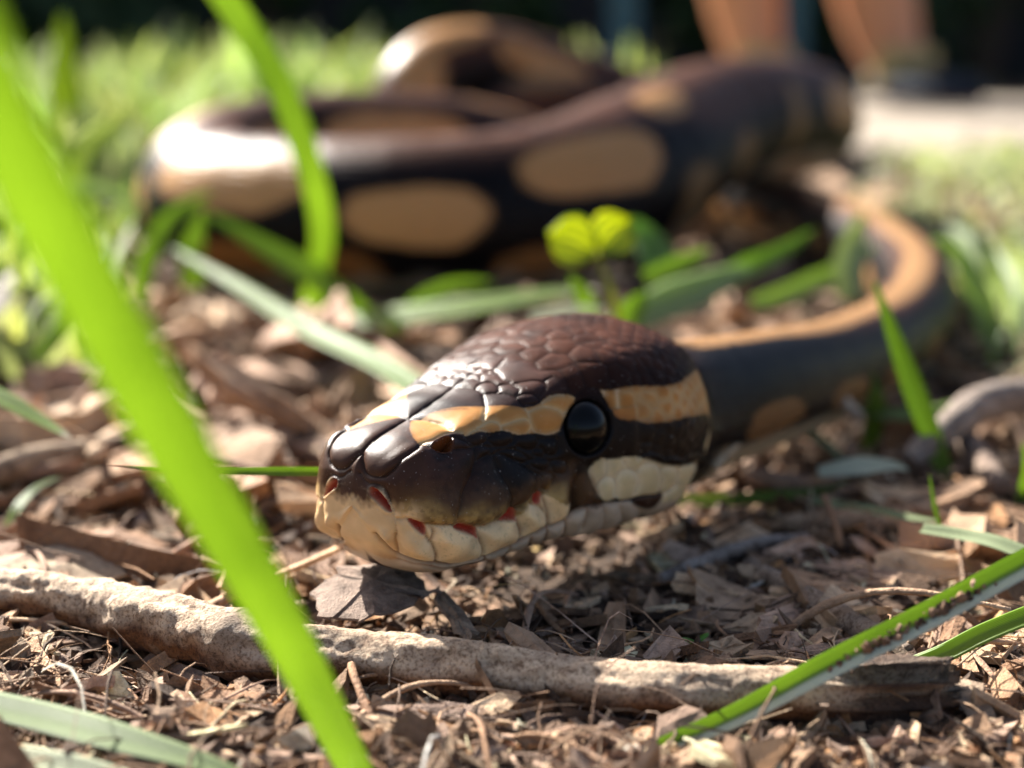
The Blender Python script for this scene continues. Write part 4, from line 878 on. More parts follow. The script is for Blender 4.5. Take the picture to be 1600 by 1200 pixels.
flake('bark_chunk', ragged([at(252, 1090, 15.7), at(275, 1078, 15.9), at(308, 1100, 15.6), at(300, 1150, 15.2), at(270, 1150, 15.2)], 3, .02, 11), .16, 'chunky reddish brown bark piece in the loose fibres before the twig', (.26, .14, .075), 'bark chunk', seed=10)
flake('leaf_scrap', ragged([at(1060, 1118, 15.2), at(1072, 1110, 15.3), at(1082, 1140, 15.0), at(1075, 1205, 14.5), at(1055, 1200, 14.5)], 4, .015, 12), .02, 'tiny pale leaf scrap lying across the folded grass blade', (.46, .34, .24), 'leaf scrap', seed=12)
flake('leaf_scrap', ragged([at(1020, 1130, 15.2), at(1060, 1108, 15.4), at(1072, 1120, 15.3), at(1040, 1160, 15.0)], 4, .02, 13), .02, 'curled brown leaf scrap touching the folded grass blade', (.34, .26, .21), 'leaf scrap', seed=13)
flake('wood_strip', ragged([at(690, 905, 18.2), at(712, 915, 18.1), at(745, 975, 17.4), at(735, 1000, 17.1), at(712, 975, 17.4)], 4, .03, 17), .04, 'pale upright wood strip between the chin of the snake and the twig', (.50, .38, .27), 'wood strip', seed=18)
flake('dead_leaf', ragged([at(0, 905, 19.3), at(60, 850, 20.5), at(150, 850, 20.6), at(200, 890, 19.7), at(110, 915, 19.1)], 5, .05, 21), .03, 'broad pale dead leaf lying behind the thick end of the twig', (.48, .38, .27), 'leaf', seed=22, bend=.1)
# ------------------------------------------------------------------ grass blades and small plants
def leaf_mat(name, c0, c1, trans, rough=.42, spec=.4, tw=.5):
    m = NT(name); oi = m.n('ShaderNodeObjectInfo'); co = m.coord(100); ca = m.n('ShaderNodeVertexColor', layer_name='col')
    st = m.n('ShaderNodeAttribute', attribute_name='across')
    stripes = m.n('ShaderNodeMath', operation='SINE'); m.l(m.math('MULTIPLY', st.outputs['Fac'], 46.0), stripes.inputs[0])
    nz = m.noise(co, 3, 4, .6)
    dc = m.n('ShaderNodeVertexColor', layer_name='dry')
    base = m.mix(nz, c0, c1); base = m.mix(1.0, base, ca.outputs[0], 'MULTIPLY'); base = m.mix(dc.outputs[1], base, dc.outputs[0])
    m.l(base, m.b.inputs['Base Color']); m.b.inputs['Roughness'].default_value = rough; m.b.inputs['Specular IOR Level'].default_value = spec
    m.l(m.bump(m.math('ADD', stripes.outputs[0], nz), .35, .00012), m.b.inputs['Normal'])
    sl = m.noise(m.coord((30, 30, 12)), 1.0, 3, .6); streak = m.ramp(m.math('ADD', m.math('MULTIPLY', stripes.outputs[0], .22), sl), [(.3, (.48, .54, .45)), (.7, (1.18, 1.14, 1.3))])
    tr = m.n('ShaderNodeBsdfTranslucent'); m.l(m.mix(1.0, m.mix(dc.outputs[1], m.mix(1.0, ca.outputs[0], trans, 'MULTIPLY'), dc.outputs[0]), streak, 'MULTIPLY'), tr.inputs[0])
    mx = m.n('ShaderNodeMixShader'); mx.inputs[0].default_value = tw; m.l(m.b.outputs[0], mx.inputs[1]); m.l(tr.outputs[0], mx.inputs[2]); m.l(mx.outputs[0], m.out.inputs[0])
    return m.m
GREEN = leaf_mat('grass_blade', (.12, .21, .018), (.18, .28, .03), (.46, .62, .10))
DULL = leaf_mat('grass_blade_dull', (.11, .19, .05), (.19, .27, .09), (.36, .5, .10), .45, .22)
LAWN = leaf_mat('lawn_blade', (.10, .18, .025), (.16, .24, .04), (.42, .52, .07), .5, .4, .45)
CLOV = leaf_mat('clover_leaf', (.13, .26, .02), (.20, .34, .03), (.78, .82, .03))

def blade_geo(pts, width, face, fold=.18, seg=44, across=7, tip=True, base=.75, twist=0.0):
    P, s = cspline(np.array(pts), seg); s = s/s[-1]
    T = np.gradient(P, axis=0); T /= np.linalg.norm(T, axis=1)[:, None]
    F = np.array(face, float); W = np.cross(T, F); W /= np.linalg.norm(W, axis=1)[:, None]; N = np.cross(W, T)
    ang_ = twist*s[:, None]; W, N = W*np.cos(ang_)+N*np.sin(ang_), N*np.cos(ang_)-W*np.sin(ang_)
    wd = width*(base+(1-base)*np.sin(np.clip(s*1.6, 0, 1)*np.pi/2))
    if tip: wd = wd*np.clip((1-s)/.55, 0, 1)**.62
    wd = np.maximum(wd, .006)
    a = np.linspace(-1, 1, across)
    up = P[:, None]+W[:, None]*(a[None, :, None]*wd[:, None, None]*.5)+N[:, None]*((np.abs(a)[None, :, None])*wd[:, None, None]*fold)
    lo = up-N[:, None]*np.minimum(.014, wd*.06)[:, None, None]*(1-.9*np.abs(a)[None, :, None])
    v = np.concatenate([up.reshape(-1, 3), lo.reshape(-1, 3)]); f = []
    n0 = seg*across
    for i in range(seg-1):
        for j in range(across-1):
            q = i*across+j; f.append((q, q+1, q+across+1, q+across)); q += n0; f.append((q, q+across, q+across+1, q+1))
        l, r = i*across, i*across+across-1; f += [(l, l+across, n0+l+across, n0+l), (r+across, r, n0+r, n0+r+across)]
    acr = np.tile(a, seg*2); sv = np.tile(np.repeat(s, across), 2)
    return v, f, acr, sv
def blade(label, pts, width, face=(0, -1, .4), mat=None, fold=.18, tip=True, base=.75, twist=0.0, tint=(1, 1, 1), bleach=0.0, drytip=None, half=None, name='grass_blade', cat='grass blade', group=None, seg=44):
    v, f, acr, sv = blade_geo(pts, width, face, fold, seg=seg, tip=tip, base=base, twist=twist)
    c = np.tile(np.array(tint, float), (len(v), 1))
    dry = np.tile(np.array([.60, .62, .46, bleach]), (len(v), 1))
    if drytip is not None: k = sm(.86, .97, sv); dry[:, 3] = np.maximum(dry[:, 3], k*.9); dry[:, :3] = dry[:, :3]*(1-k[:, None])+np.array(drytip)*k[:, None]
    if half: dry[:, 3] = np.maximum(dry[:, 3], .85*sm(.0, .2, acr*half)); dry[:, :3] = np.where((acr*half > 0)[:, None], np.array([.80, .82, .68]), dry[:, :3])
    o = mesh_obj(name, v, f, mat or GREEN, col=np.column_stack([c, np.ones(len(c))]), attrs={'across': acr})
    a_ = o.data.color_attributes.new('dry', 'FLOAT_COLOR', 'POINT'); a_.data.foreach_set('color', dry.astype(np.float32).ravel())
    return tag(o, label, cat, group)

blade('broad bright green grass blade rising in a long slant before everything else', [at(585, 1260, 13.9), at(470, 1030, 12.2), at(370, 850, 11.0), at(270, 680, 10.0), at(170, 500, 9.2), at(60, 300, 8.5), at(-60, 60, 7.9), at(-160, -160, 7.5)], .44, (0, -1, .15), fold=.10, base=.62, tip=False)
blade('tall green blade arching before the coiled body, drooping to a narrow base', [at(478, 520, 39.5), at(492, 440, 39), at(503, 360, 38), at(482, 260, 37), at(434, 130, 36), at(340, -20, 35), at(280, -110, 34.5)], .62, (.3, -1, .2), fold=.12, base=.85, tip=False)
blade('green blade slanting down across the dark flank of the coiled body', [at(575, 500, 38), at(500, 440, 38), at(410, 385, 38.5), at(320, 330, 39)], .62, (0, -1, .7), fold=.12, base=.8)
blade('pale glossy blade lying from the coiled body down to the crown of the head', [at(690, 640, 25.5), at(600, 575, 28.5), at(480, 515, 31.5), at(360, 440, 34), at(265, 385, 36)], .72, (.2, -.5, 1), DULL, fold=.08, base=.9, bleach=.10)
blade('flat green blade lying level between the coiled body and the crown', [at(500, 512, 36.5), at(600, 497, 36), at(720, 482, 35.5), at(850, 462, 35.2), at(940, 452, 35)], .62, (0, -.7, 1), fold=.08, base=.8, drytip=(.62, .52, .36))
blade('short upright blade at the bend of the coiled body', [at(300, 450, 41), at(302, 390, 41), at(318, 325, 41)], .62, (0, -1, .2), fold=.1, base=.9)
blade('thin green blade pointing out level from behind the snout', [at(640, 742, 19.6), at(490, 738, 18.7), at(300, 736, 18.3), at(165, 727, 18.2)], .125, (0, -.75, .7), fold=.12, base=1.0, drytip=(.55, .30, .2))
blade('green blade with a bleached tip beside the tan broken stick', [at(-60, 590, 23), at(0, 622, 22.6), at(60, 655, 22.2), at(110, 684, 21.8)], .27, (0, -.6, 1), fold=.12, base=.9, drytip=(.66, .6, .45))
blade('pale arched blade in the mulch near the broad pale dead leaf', [at(5, 850, 22), at(25, 800, 22.3), at(55, 765, 22.8), at(95, 745, 23)], .16, (0, -.6, 1), DULL, bleach=.3)
blade('wide pale green blade lying low before the chunky bark piece', [at(-80, 1090, 14.9), at(60, 1122, 14.5), at(200, 1160, 14.0), at(330, 1198, 13.6), at(440, 1245, 13.3)], .36, (0, -.5, 1), DULL, fold=.1, base=.9, bleach=.22)
blade('whitish blade lying beneath the wide pale green blade', [at(-60, 1172, 13.9), at(80, 1195, 13.7), at(200, 1222, 13.5), at(300, 1260, 13.2)], .30, (0, -.4, 1), DULL, fold=.1, bleach=.75)
blade('folded green blade with a whitish lower half leaning over the split twig end', [at(900, 1240, 14.2), at(1010, 1180, 14.6), at(1150, 1120, 14.9), at(1290, 1045, 15.1), at(1430, 975, 15.3), at(1560, 905, 15.5), at(1700, 830, 15.8)], .28, (-.15, -.8, .7), fold=.22, base=.4, tip=False, half=1)
blade('green blade running under the folded blade by the pale wood strip', [at(1400, 1050, 16.6), at(1470, 1025, 16.5), at(1540, 990, 16.5), at(1640, 950, 16.5)], .22, (0, -.7, .8), fold=.14, tip=False, base=.9)
blade('pale bent blade with crumbs on it beyond the folded blade', [at(1440, 828, 19.8), at(1500, 838, 19.5), at(1560, 852, 19.1), at(1640, 885, 18.6)], .24, (0, -.6, 1), DULL, tip=False, bleach=.4)
blade('upright green blade standing before the neck of the snake', [at(1478, 750, 25.0), at(1455, 680, 25.1), at(1425, 600, 25.2), at(1392, 510, 25.3), at(1366, 438, 25.4)], .36, (-.3, -1, .2), fold=.14, base=.8)
blade('dim green blade standing behind the upright blade', [at(1352, 715, 27.2), at(1368, 640, 27.2), at(1358, 590, 27.2), at(1338, 545, 27.3)], .32, (0, -1, .2), fold=.14, tint=(.8, .8, .8))
blade('pale green blade drooping under the neck of the snake', [at(1190, 655, 26.5), at(1240, 668, 26), at(1290, 695, 25.3), at(1320, 722, 24.8)], .26, (0, -.6, 1), DULL, bleach=.3)
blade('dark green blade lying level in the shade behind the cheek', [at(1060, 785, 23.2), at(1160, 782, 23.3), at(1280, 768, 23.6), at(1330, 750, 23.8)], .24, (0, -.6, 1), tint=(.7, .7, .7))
blade('pale blade lying level below the bleached leaf', [at(1270, 783, 22.4), at(1340, 795, 22), at(1410, 808, 21.6), at(1470, 815, 21.2)], .18, (0, -.6, 1), DULL, bleach=.3)
blade('thin straight blade standing by the bent pale blade', [at(1472, 835, 20.4), at(1460, 790, 20.5), at(1452, 740, 20.6)], .07, (0, -1, 0))
blade('broad light green leaf lying behind the crown beside the neck', [at(950, 520, 31.5), at(1020, 485, 32), at(1090, 455, 32.5), at(1150, 428, 33), at(1185, 425, 33.2)], .95, (.1, -.8, 1), DULL, fold=.1, base=.5, bleach=.18, name='broad_leaf', cat='leaf')
blade('green blade reaching from the broad leaf into the bend of the neck', [at(1080, 470, 34), at(1160, 425, 34.5), at(1220, 395, 35), at(1275, 358, 35.5)], .55, (0, -.8, .8), base=.8, tint=(.9, .95, .9))
blade('green blade with a dry tip leaning against the thick body', [at(1010, 440, 34), at(1060, 418, 34.2), at(1115, 388, 34.4)], .5, (0, -.8, .8), base=.9, drytip=(.6, .45, .3))
blade('greyish drooping leaf standing behind the clover', [at(1050, 460, 35), at(1030, 410, 35.5), at(1005, 365, 36), at(985, 340, 36)], .85, (.2, -1, .2), DULL, base=.6, tint=(.75, .85, 1.0), name='drooping_leaf', cat='leaf')
blade('short bright blade behind the crown at the foot of the clover', [at(975, 520, 30.5), at(985, 490, 30.6), at(1010, 455, 30.8)], .5, (0, -1, .3), base=.8)
blade('dry straw lying across the crown behind the head', [at(830, 498, 30.2), at(890, 488, 30.4), at(950, 482, 30.6)], .3, (0, -.6, 1), DULL, bleach=.95, name='dry_straw', cat='straw')
blade('bleached pale leaf lying on the mulch under the neck', [at(1280, 742, 23.6), at(1340, 735, 23.6), at(1390, 730, 23.7), at(1420, 735, 23.7)], .5, (0, -.35, 1), DULL, base=.6, bleach=1.0, name='bleached_leaf', cat='leaf')
blade('long green blade bending away beyond the bend of the neck', [at(1640, 560, 38), at(1590, 470, 40), at(1540, 400, 43), at(1480, 350, 46)], .9, (-.2, -.8, .6), DULL, bleach=.3)
blade('upright green blade beside the bend of the neck', [at(1590, 800, 24), at(1605, 740, 24), at(1600, 690, 24)], .2, (0, -1, .2))

blade('tall blade standing alone in the lawn before the dark shrub', [at(112, 300, 62), at(110, 200, 62), at(104, 110, 61.5), at(98, 20, 61)], 1.5, (0, -1, .1), LAWN, base=.9)
blade('yellowish blade leaning over the lawn beside the tall lone blade', [at(205, 290, 70), at(225, 200, 70), at(250, 130, 70), at(285, 75, 70)], 1.3, (0, -1, .1), LAWN, base=.9)
blade('broad blade leaning before the lawn at the bend of the coiled body', [at(60, 380, 48), at(110, 300, 48), at(150, 230, 48), at(215, 180, 48)], 1.0, (0, -1, .2), LAWN, base=.9, bleach=.15)
blade('bent blade with a pale middle lying by the bend of the coiled body', [at(20, 430, 42), at(80, 330, 42), at(150, 300, 42.5), at(230, 330, 43)], .8, (0, -.7, .6), DULL, base=.9, bleach=.3)
blade('fresh blade arching low before the dark flank of the coiled body', [at(600, 540, 37), at(640, 490, 37.2), at(700, 452, 37.5), at(770, 440, 38)], .5, (0, -.8, .6), base=.8)
blade('short blade leaning beside the foot of the clover', [at(925, 515, 31), at(915, 470, 31), at(890, 430, 31.2)], .4, (0, -1, .3), base=.8)
blade('fresh blade lying inside the bend of the neck', [at(1180, 480, 37), at(1250, 455, 38), at(1320, 420, 39), at(1370, 380, 40)], .6, (0, -.7, .7), base=.8, bleach=.1)
blade('pale wide blade standing inside the bend of the neck', [at(1330, 470, 38), at(1325, 420, 38.5), at(1335, 370, 39), at(1350, 330, 39)], .8, (0, -1, .2), LAWN, base=.8, bleach=.35)
blade('drooping blade hanging over the bend of the neck', [at(1560, 560, 36), at(1530, 470, 36.5), at(1500, 400, 37), at(1450, 370, 37)], .6, (-.2, -.9, .4), base=.8, bleach=.2)
blade('green blade leaning out from the bend of the coiled body', [at(215, 470, 42), at(235, 400, 42), at(270, 340, 42), at(330, 300, 42)], .6, (0, -.9, .4), base=.8)
blade('narrow green blade lying beside the stout grey branch end', [at(60, 560, 31), at(110, 500, 32), at(150, 430, 33), at(165, 370, 34)], .4, (0, -.9, .3), base=.8)
blade('low green blade lying in the mulch under the arched grey root', [at(1330, 640, 27.5), at(1400, 650, 27), at(1480, 640, 26.8), at(1560, 600, 27)], .3, (0, -.6, .8), DULL, base=.8, bleach=.1)
# clover: a stem with rounded leaflets catching the sun
def clover(label, root, head, petals, stem_r=.07):
    base = empty('clover', root); tag(base, label, 'clover')
    P, s = cspline([np.array(root), (np.array(root)+np.array(head))/2+np.array([.05, 0, 0]), np.array(head)], 14); v, f = [], []
    for k in range(14):
        for q in range(8): b = q*math.pi/4; v.append(P[k]+stem_r*(1.2-.5*s[k]/s[-1])*np.array([math.cos(b), math.sin(b), 0]))
    for k in range(13):
        for q in range(8): f.append((k*8+q, k*8+(q+1) % 8, (k+1)*8+(q+1) % 8, (k+1)*8+q))
    mesh_obj('stem', v, f, GREEN, parent=base, origin=root, col=np.tile((1.1, .85, 1, 1), (len(v), 1)), attrs={'across': np.zeros(len(v))})
    for (c, L, W, dr, nrm) in petals:
        dr = np.array(dr, float); dr /= np.linalg.norm(dr); nrm = np.array(nrm, float); nrm -= dr*nrm.dot(dr); nrm /= np.linalg.norm(nrm); sd = np.cross(dr, nrm)
        nu, nv_ = 14, 11; v, f, ac = [], [], []
        for a in range(nu):
            u = a/(nu-1); wd = W*math.sin(min(1, u*1.02+.04)*math.pi)**.62*(.75+.35*u)
            notch = .10*L*max(0, (u-.8)/.2)
            for b in range(nv_):
                t = b/(nv_-1)*2-1
                v.append(np.array(head)*0+np.array(c)+dr*(L*u-notch*(1-abs(t)))+sd*(wd*.5*t)+nrm*(.16*W*abs(t)-.10*L*u*u)); ac.append(t*.4)
        for a in range(nu-1):
            for b in range(nv_-1): q = a*nv_+b; f.append((q, q+1, q+nv_+1, q+nv_))
        o = mesh_obj('leaflet', v, f, CLOV, parent=base, origin=root, col=np.ones((len(v), 4)), attrs={'across': ac})
        sd_ = o.modifiers.new('thickness', 'SOLIDIFY'); sd_.thickness = .00012
    return base
hd = at(930, 392, 30)
clover('small clover with yellow green leaflets lit by the sun behind the crown', at(966, 500, 30.2), hd,
       [(hd, .95, 1.05, (-.75, -.1, .3), (.1, -1, .35)), (hd+np.array([.05, .02, .02]), .82, 1.0, (.55, .1, .5), (-.1, -1, .3)), (hd+np.array([-.05, .1, 0]), .8, .8, (-.1, .9, -.15), (0, -.3, 1))])
# seedling behind the twig
sr = on(1084, 1036, .05)+np.array([0, .55, 0]); sh = at(1086, 1004, sr[1])
sd0 = empty('seedling', sr); tag(sd0, 'tiny seedling with a red stem and two round green leaves behind the twig', 'seedling')
v, f = [], []
for k in range(8):
    p = sr+(sh-sr)*k/7
    for q in range(6): b = q*math.pi/3; v.append(p+.016*np.array([math.cos(b), math.sin(b), 0]))
for k in range(7):
    for q in range(6): f.append((k*6+q, k*6+(q+1) % 6, (k+1)*6+(q+1) % 6, (k+1)*6+q))
rm = NT('red_stem'); rm.b.inputs['Base Color'].default_value = (.30, .05, .03, 1); rm.b.inputs['Roughness'].default_value = .5
mesh_obj('stem', v, f, rm.m, parent=sd0, origin=sr)
for dx, dz in ((-1, .02), (1, .05)):
    v = [sh]+[sh+np.array([dx*(.075+.075*math.cos(a)), .07*math.sin(a), dz*(1+math.cos(a))+.01]) for a in np.linspace(0, 2*np.pi, 16, endpoint=False)]
    v += [p+np.array([0, 0, -.012]) for p in v]; n = 17
    f = [(0, 1+k, 1+(k+1) % 16) for k in range(16)]+[(n, n+1+(k+1) % 16, n+1+k) for k in range(16)]+[(1+k, n+1+k, n+1+(k+1) % 16, 1+(k+1) % 16) for k in range(16)]
    mesh_obj('leaf', v, f, GREEN, parent=sd0, origin=sr, col=np.tile((.8, 1.2, 1.5, 1), (len(v), 1)), attrs={'across': np.zeros(len(v))})

# soil crumbs caught on the folded blade
fb, _ = cspline(np.array([at(1290, 1045, 15.1), at(1430, 975, 15.3), at(1560, 905, 15.5)]), 60); r5 = np.random.default_rng(8); v, f, cc = [], [], []
for k in range(150):
    p0 = fb[int(np.clip(r5.choice([14, 30, 44])+r5.normal(0, 7), 0, 59))]+np.array([r5.normal(0, .03), -.035+r5.normal(0, .012), -.02+r5.normal(0, .05)]); a, b = crumb_shape(r5.gamma(2.5, .017)+.012, r5); n0 = sum(len(q) for q in v)
    v.append(a @ rotm(*r5.uniform(0, 6, 3)).T+p0); f += [tuple(t+n0 for t in q) for q in b]; cc.append(np.tile(TONES[[3, 7, 9, 2, 5][r5.integers(5)]], (len(a), 1)))
cc = np.vstack(cc); tag(mesh_obj('soil_crumbs', np.vstack(v), f, WOOD, smooth=False, col=np.column_stack([cc, np.ones(len(cc))])), 'dark soil crumbs stuck along the folded grass blade', None, None, 'stuff')

# ---- lawn behind: far too many blades to count
r4 = np.random.default_rng(21)
def lawn(name, label, n, region, h0, h1, tint, wmul=1.0, pale=1.0):
    v, f, c, ac, dry = [], [], [], [], []; o = 0
    XY = np.array([region(r4) for _ in range(n)]); X3 = np.column_stack([XY, 0*XY[:, 0]]); TU = .65+.75*np.clip(vnoise(X3, .06, 71)+.4*vnoise(X3, .2, 72)+.35, 0, 9)
    for k in range(n):
        x, y = XY[k]
        if not free(x, y, 1.0, 2.0): continue
        if 9 < x and y > 104 and (y < 252 - (x-9)*.9): continue
        h = r4.uniform(h0, h1)*r4.uniform(.55, 1.15)*TU[k]; wd = h*r4.uniform(.05, .085)*wmul; az = r4.uniform(0, 6.28); ln = r4.uniform(.1, .75)*h; bz = r4.uniform(0, 6.28)
        dx, dy = math.cos(az)*ln, math.sin(az)*ln; sx, sy = math.cos(bz)*wd, math.sin(bz)*wd
        tt = np.array(tint)*r4.uniform(.75, 1.2)*np.array([r4.uniform(.85, 1.25), 1, r4.uniform(.8, 1.5)])
        tt = np.minimum(tt, 1.3); dry += [(.58, .56, .40, (.04+.35*r4.random()**2)*pale)]*8
        for s, wq in ((0, .7), (.35, 1), (.7, .75), (1, .08)):
            px, py, pz = x+dx*s*s, y+dy*s*s, h*(s-.25*s*s*ln/h)-.15; v += [(px-sx*wq, py-sy*wq, pz), (px+sx*wq, py+sy*wq, pz)]
        c += [tuple(tt)+(1,)]*8; ac += [-1, 1]*4
        f += [(o+2*q, o+2*q+1, o+2*q+3, o+2*q+2) for q in range(3)]; o += 8
    m = mesh_obj(name, v, f, LAWN, col=c, attrs={'across': ac})
    a_ = m.data.color_attributes.new('dry', 'FLOAT_COLOR', 'POINT'); a_.data.foreach_set('color', np.array(dry, dtype=np.float32).ravel())
    return tag(m, label, None, None, 'stuff')
def far_lawn(r):
    while True:
        y = 50+r.random()**1.4*215; x = r.uniform(-.38, .38)*y*(1 if r.random() < .7 else 1.9)
        if (x < -12.5 or y > 76) and (x < 8 or y > 262): return x, y
lawn('grass', 'sunlit green lawn behind the coiled body', 17500, far_lawn, 1.8, 5.8, (.72, .80, .8))
lawn('grass', 'low pale grass growing between the snake and the concrete path', 3000, lambda r: (lambda y: (r.uniform(.24, .38)*y if r.random() < .9 else r.uniform(.2, .3)*y, y))(44+r.random()*56), .6, 1.8, (.9, .9, 1), 2.0, 2.3)
lawn('grass', 'sparse grass growing in the mulch beside the coiled body', 480, lambda r: (lambda y: (r.choice([-1, -1, 1])*r.uniform(.25, .38)*y, y))(32+r.random()*20), .8, 3.0, (.9, .9, 1.1), 1.5)
# ------------------------------------------------------------------ far background: board fence, shrubs, posts, a standing person
bm_ = NT('dark_board'); co = bm_.coord(100); oi = bm_.n('ShaderNodeObjectInfo')
bm_.l(bm_.mix(oi.outputs['Random'], (.020, .022, .026), (.034, .034, .036)), bm_.b.inputs['Base Color']); bm_.b.inputs['Roughness'].default_value = .8
bm_.l(bm_.bump(bm_.noise(bm_.coord((40, 40, 4)), 1, 5, .6), .5, .002), bm_.b.inputs['Normal'])
FY = 335
fence = empty('board_fence', (0, FY, 0)); tag(fence, 'dark stained fence of upright boards behind the lawn', 'fence')
def box(x0, x1, y0, y1, z0, z1):
    v = [(x, y, z) for x in (x0, x1) for y in (y0, y1) for z in (z0, z1)]
    return v, [(0, 1, 3, 2), (4, 6, 7, 5), (0, 4, 5, 1), (2, 3, 7, 6), (0, 2, 6, 4), (1, 5, 7, 3)]
bv, bf = box(-7.6, 7.6, -1, 1, -4, 100); bmesh_ = bpy.data.meshes.new('plank'); bmesh_.from_pydata((np.array(bv)*CM).tolist(), [], bf); bmesh_.materials.append(bm_.m)
for k in range(34):
    o = bpy.data.objects.new('plank', bmesh_); C.objects.link(o); o.parent = fence; o.location = ((-231+k*14)*CM, (1.25 if k % 2 else -1.25)*CM, r4.normal(0, .6)*CM)
for z in (25, 80):
    v, f = box(-240, 240, FY+3.5, FY+7, z, z+8); mesh_obj('rail', v, f, bm_.m, parent=fence, origin=(0, FY, 0), smooth=False)

sm_ = NT('shrub_leaf'); oi = sm_.n('ShaderNodeObjectInfo'); ca = sm_.n('ShaderNodeVertexColor', layer_name='col')
sm_.l(ca.outputs[0], sm_.b.inputs['Base Color']); sm_.b.inputs['Roughness'].default_value = .5; sm_.b.inputs['Specular IOR Level'].default_value = .25
bk = NT('shrub_bark'); bk.b.inputs['Base Color'].default_value = (.06, .04, .03, 1); bk.b.inputs['Roughness'].default_value = .9
def shrub(label, x, y, rx, h, n, seed):
    r = np.random.default_rng(seed); root = empty('shrub', (x, y, 0)); tag(root, label, 'shrub', 'shrubs before the fence')
    v, f, c = [], [], []; o = 0
    cl = [(r.normal(0, .45)*rx, r.normal(0, .35)*rx*.6, h*r.uniform(.08, .95), r.uniform(.22, .4)*rx) for _ in range(14)]
    for k in range(n):
        q = cl[r.integers(len(cl))]; d = r.normal(0, 1, 3); d /= np.linalg.norm(d); p = np.array(q[:3])+d*q[3]*r.uniform(.5, 1.05)
        if p[2] < 1: p[2] = r.uniform(1, 6)
        s = r.uniform(2.2, 4.4); a = r.normal(0, 1, 3); a /= np.linalg.norm(a); b = np.cross(a, d+.3*r.normal(0, 1, 3)); b /= np.linalg.norm(b)+1e-6
        v += [p-a*s*.5, p+b*s*.28, p+a*s*.5, p-b*s*.28]; f.append((o, o+1, o+2, o+3)); o += 4
        t = np.array([.022, .048, .014])*r.uniform(.6, 1.5); c += [tuple(t)+(1,)]*4
    mesh_obj('crown', np.array(v)+np.array([x, y, 0]), f, sm_.m, parent=root, origin=(x, y, 0), col=c, smooth=False)
    v, f = [], []; o = 0
    for k in range(6):
        a = r.uniform(0, 6.28); e = np.array([math.cos(a)*rx*.5, math.sin(a)*rx*.35, h*.7])
        for s in (0, .33, .66, 1):
            p = e*np.array([s**1.3, s**1.3, s]); w_ = 1.4*(1-.75*s)
            for q in range(5): v.append(p+w_*np.array([math.cos(q*1.2566), math.sin(q*1.2566), 0])+np.array([x, y, 0]))
        for i in range(3):
            for q in range(5): f.append((o+i*5+q, o+i*5+(q+1) % 5, o+(i+1)*5+(q+1) % 5, o+(i+1)*5+q))
        o += 20
    mesh_obj('stem', v, f, bk.m, parent=root, origin=(x, y, 0))
shrub('dark leafy shrub before the fence, far from the person, beyond the lawn', -86, 302, 40, 62, 3600, 1)
shrub('low dark shrub beside the leafy shrub before the fence', -46, 306, 24, 46, 2200, 2)
shrub('small dark shrub before the fence, midway along the lawn', -6, 310, 20, 38, 1800, 5)
shrub('dark shrub before the fence beside the teal posts', 40, 312, 26, 50, 2400, 3)
shrub('large dark shrub directly behind the standing person', 84, 300, 40, 66, 4200, 4)
shrub('dark shrub at the end of the concrete path behind the person', 134, 292, 36, 62, 3600, 6)

tp = NT('teal_paint'); tp.b.inputs['Base Color'].default_value = (.03, .10, .12, 1); tp.b.inputs['Roughness'].default_value = .5
def post(label, px, Y, w_):
    p = at(px, 60, Y); x = p[0]; v, f = [], []; prof = [(0, w_*1.25), (2, w_*1.25), (2.2, w_), (60, w_), (60.4, w_*1.15), (62, w_*1.15), (63, w_*.5)]
    for z, rr in prof:
        for q in range(16): a = q*math.pi/8; v.append((x+rr*math.cos(a), Y+rr*math.sin(a), z))
    for i in range(len(prof)-1):
        for q in range(16): f.append((i*16+q, i*16+(q+1) % 16, (i+1)*16+(q+1) % 16, (i+1)*16+q))
    f.append(tuple((len(prof)-1)*16+q for q in range(16)))
    tag(mesh_obj('garden_post', v, f, tp.m, smooth=False), label, 'post', 'teal posts behind the coiled body')
post('teal round post standing behind the arch of the coiled body', 975, 270, 2.4)
post('teal round post standing beside the bare legs', 1243, 262, 1.6)

# ---- the person: one continuous body grown on a skeleton; sock, shoe, shorts, shirt and hair are its children
PY = 196
skinm = NT('skin'); co = skinm.coord(100); skinm.l(skinm.mix(skinm.noise(co, .3, 3), (.48, .19, .085), (.55, .24, .115)), skinm.b.inputs['Base Color']); skinm.b.inputs['Roughness'].default_value = .5
skinm.b.inputs['Subsurface Weight'].default_value = .1; skinm.b.inputs['Subsurface Scale'].default_value = .004
La = at(1190, 112, PY); Ra = at(1408, 122, PY-2)
dxl = 13.2                                                     # pixels per cm there
Lc = np.array([La[0]-2.6, PY+1.0, 14.5]); Rc = np.array([Ra[0]-3.4, PY, 14.5])
Lk = np.array([La[0]-4.2, PY-1.5, 27]); Rk = np.array([Ra[0]-6.5, PY-2.5, 27])
hip = (Lk+Rk)/2+np.array([-2, 6, 28]); Lh = hip+np.array([-6.5, 0, -2]); Rh = hip+np.array([6.5, 0, -2])
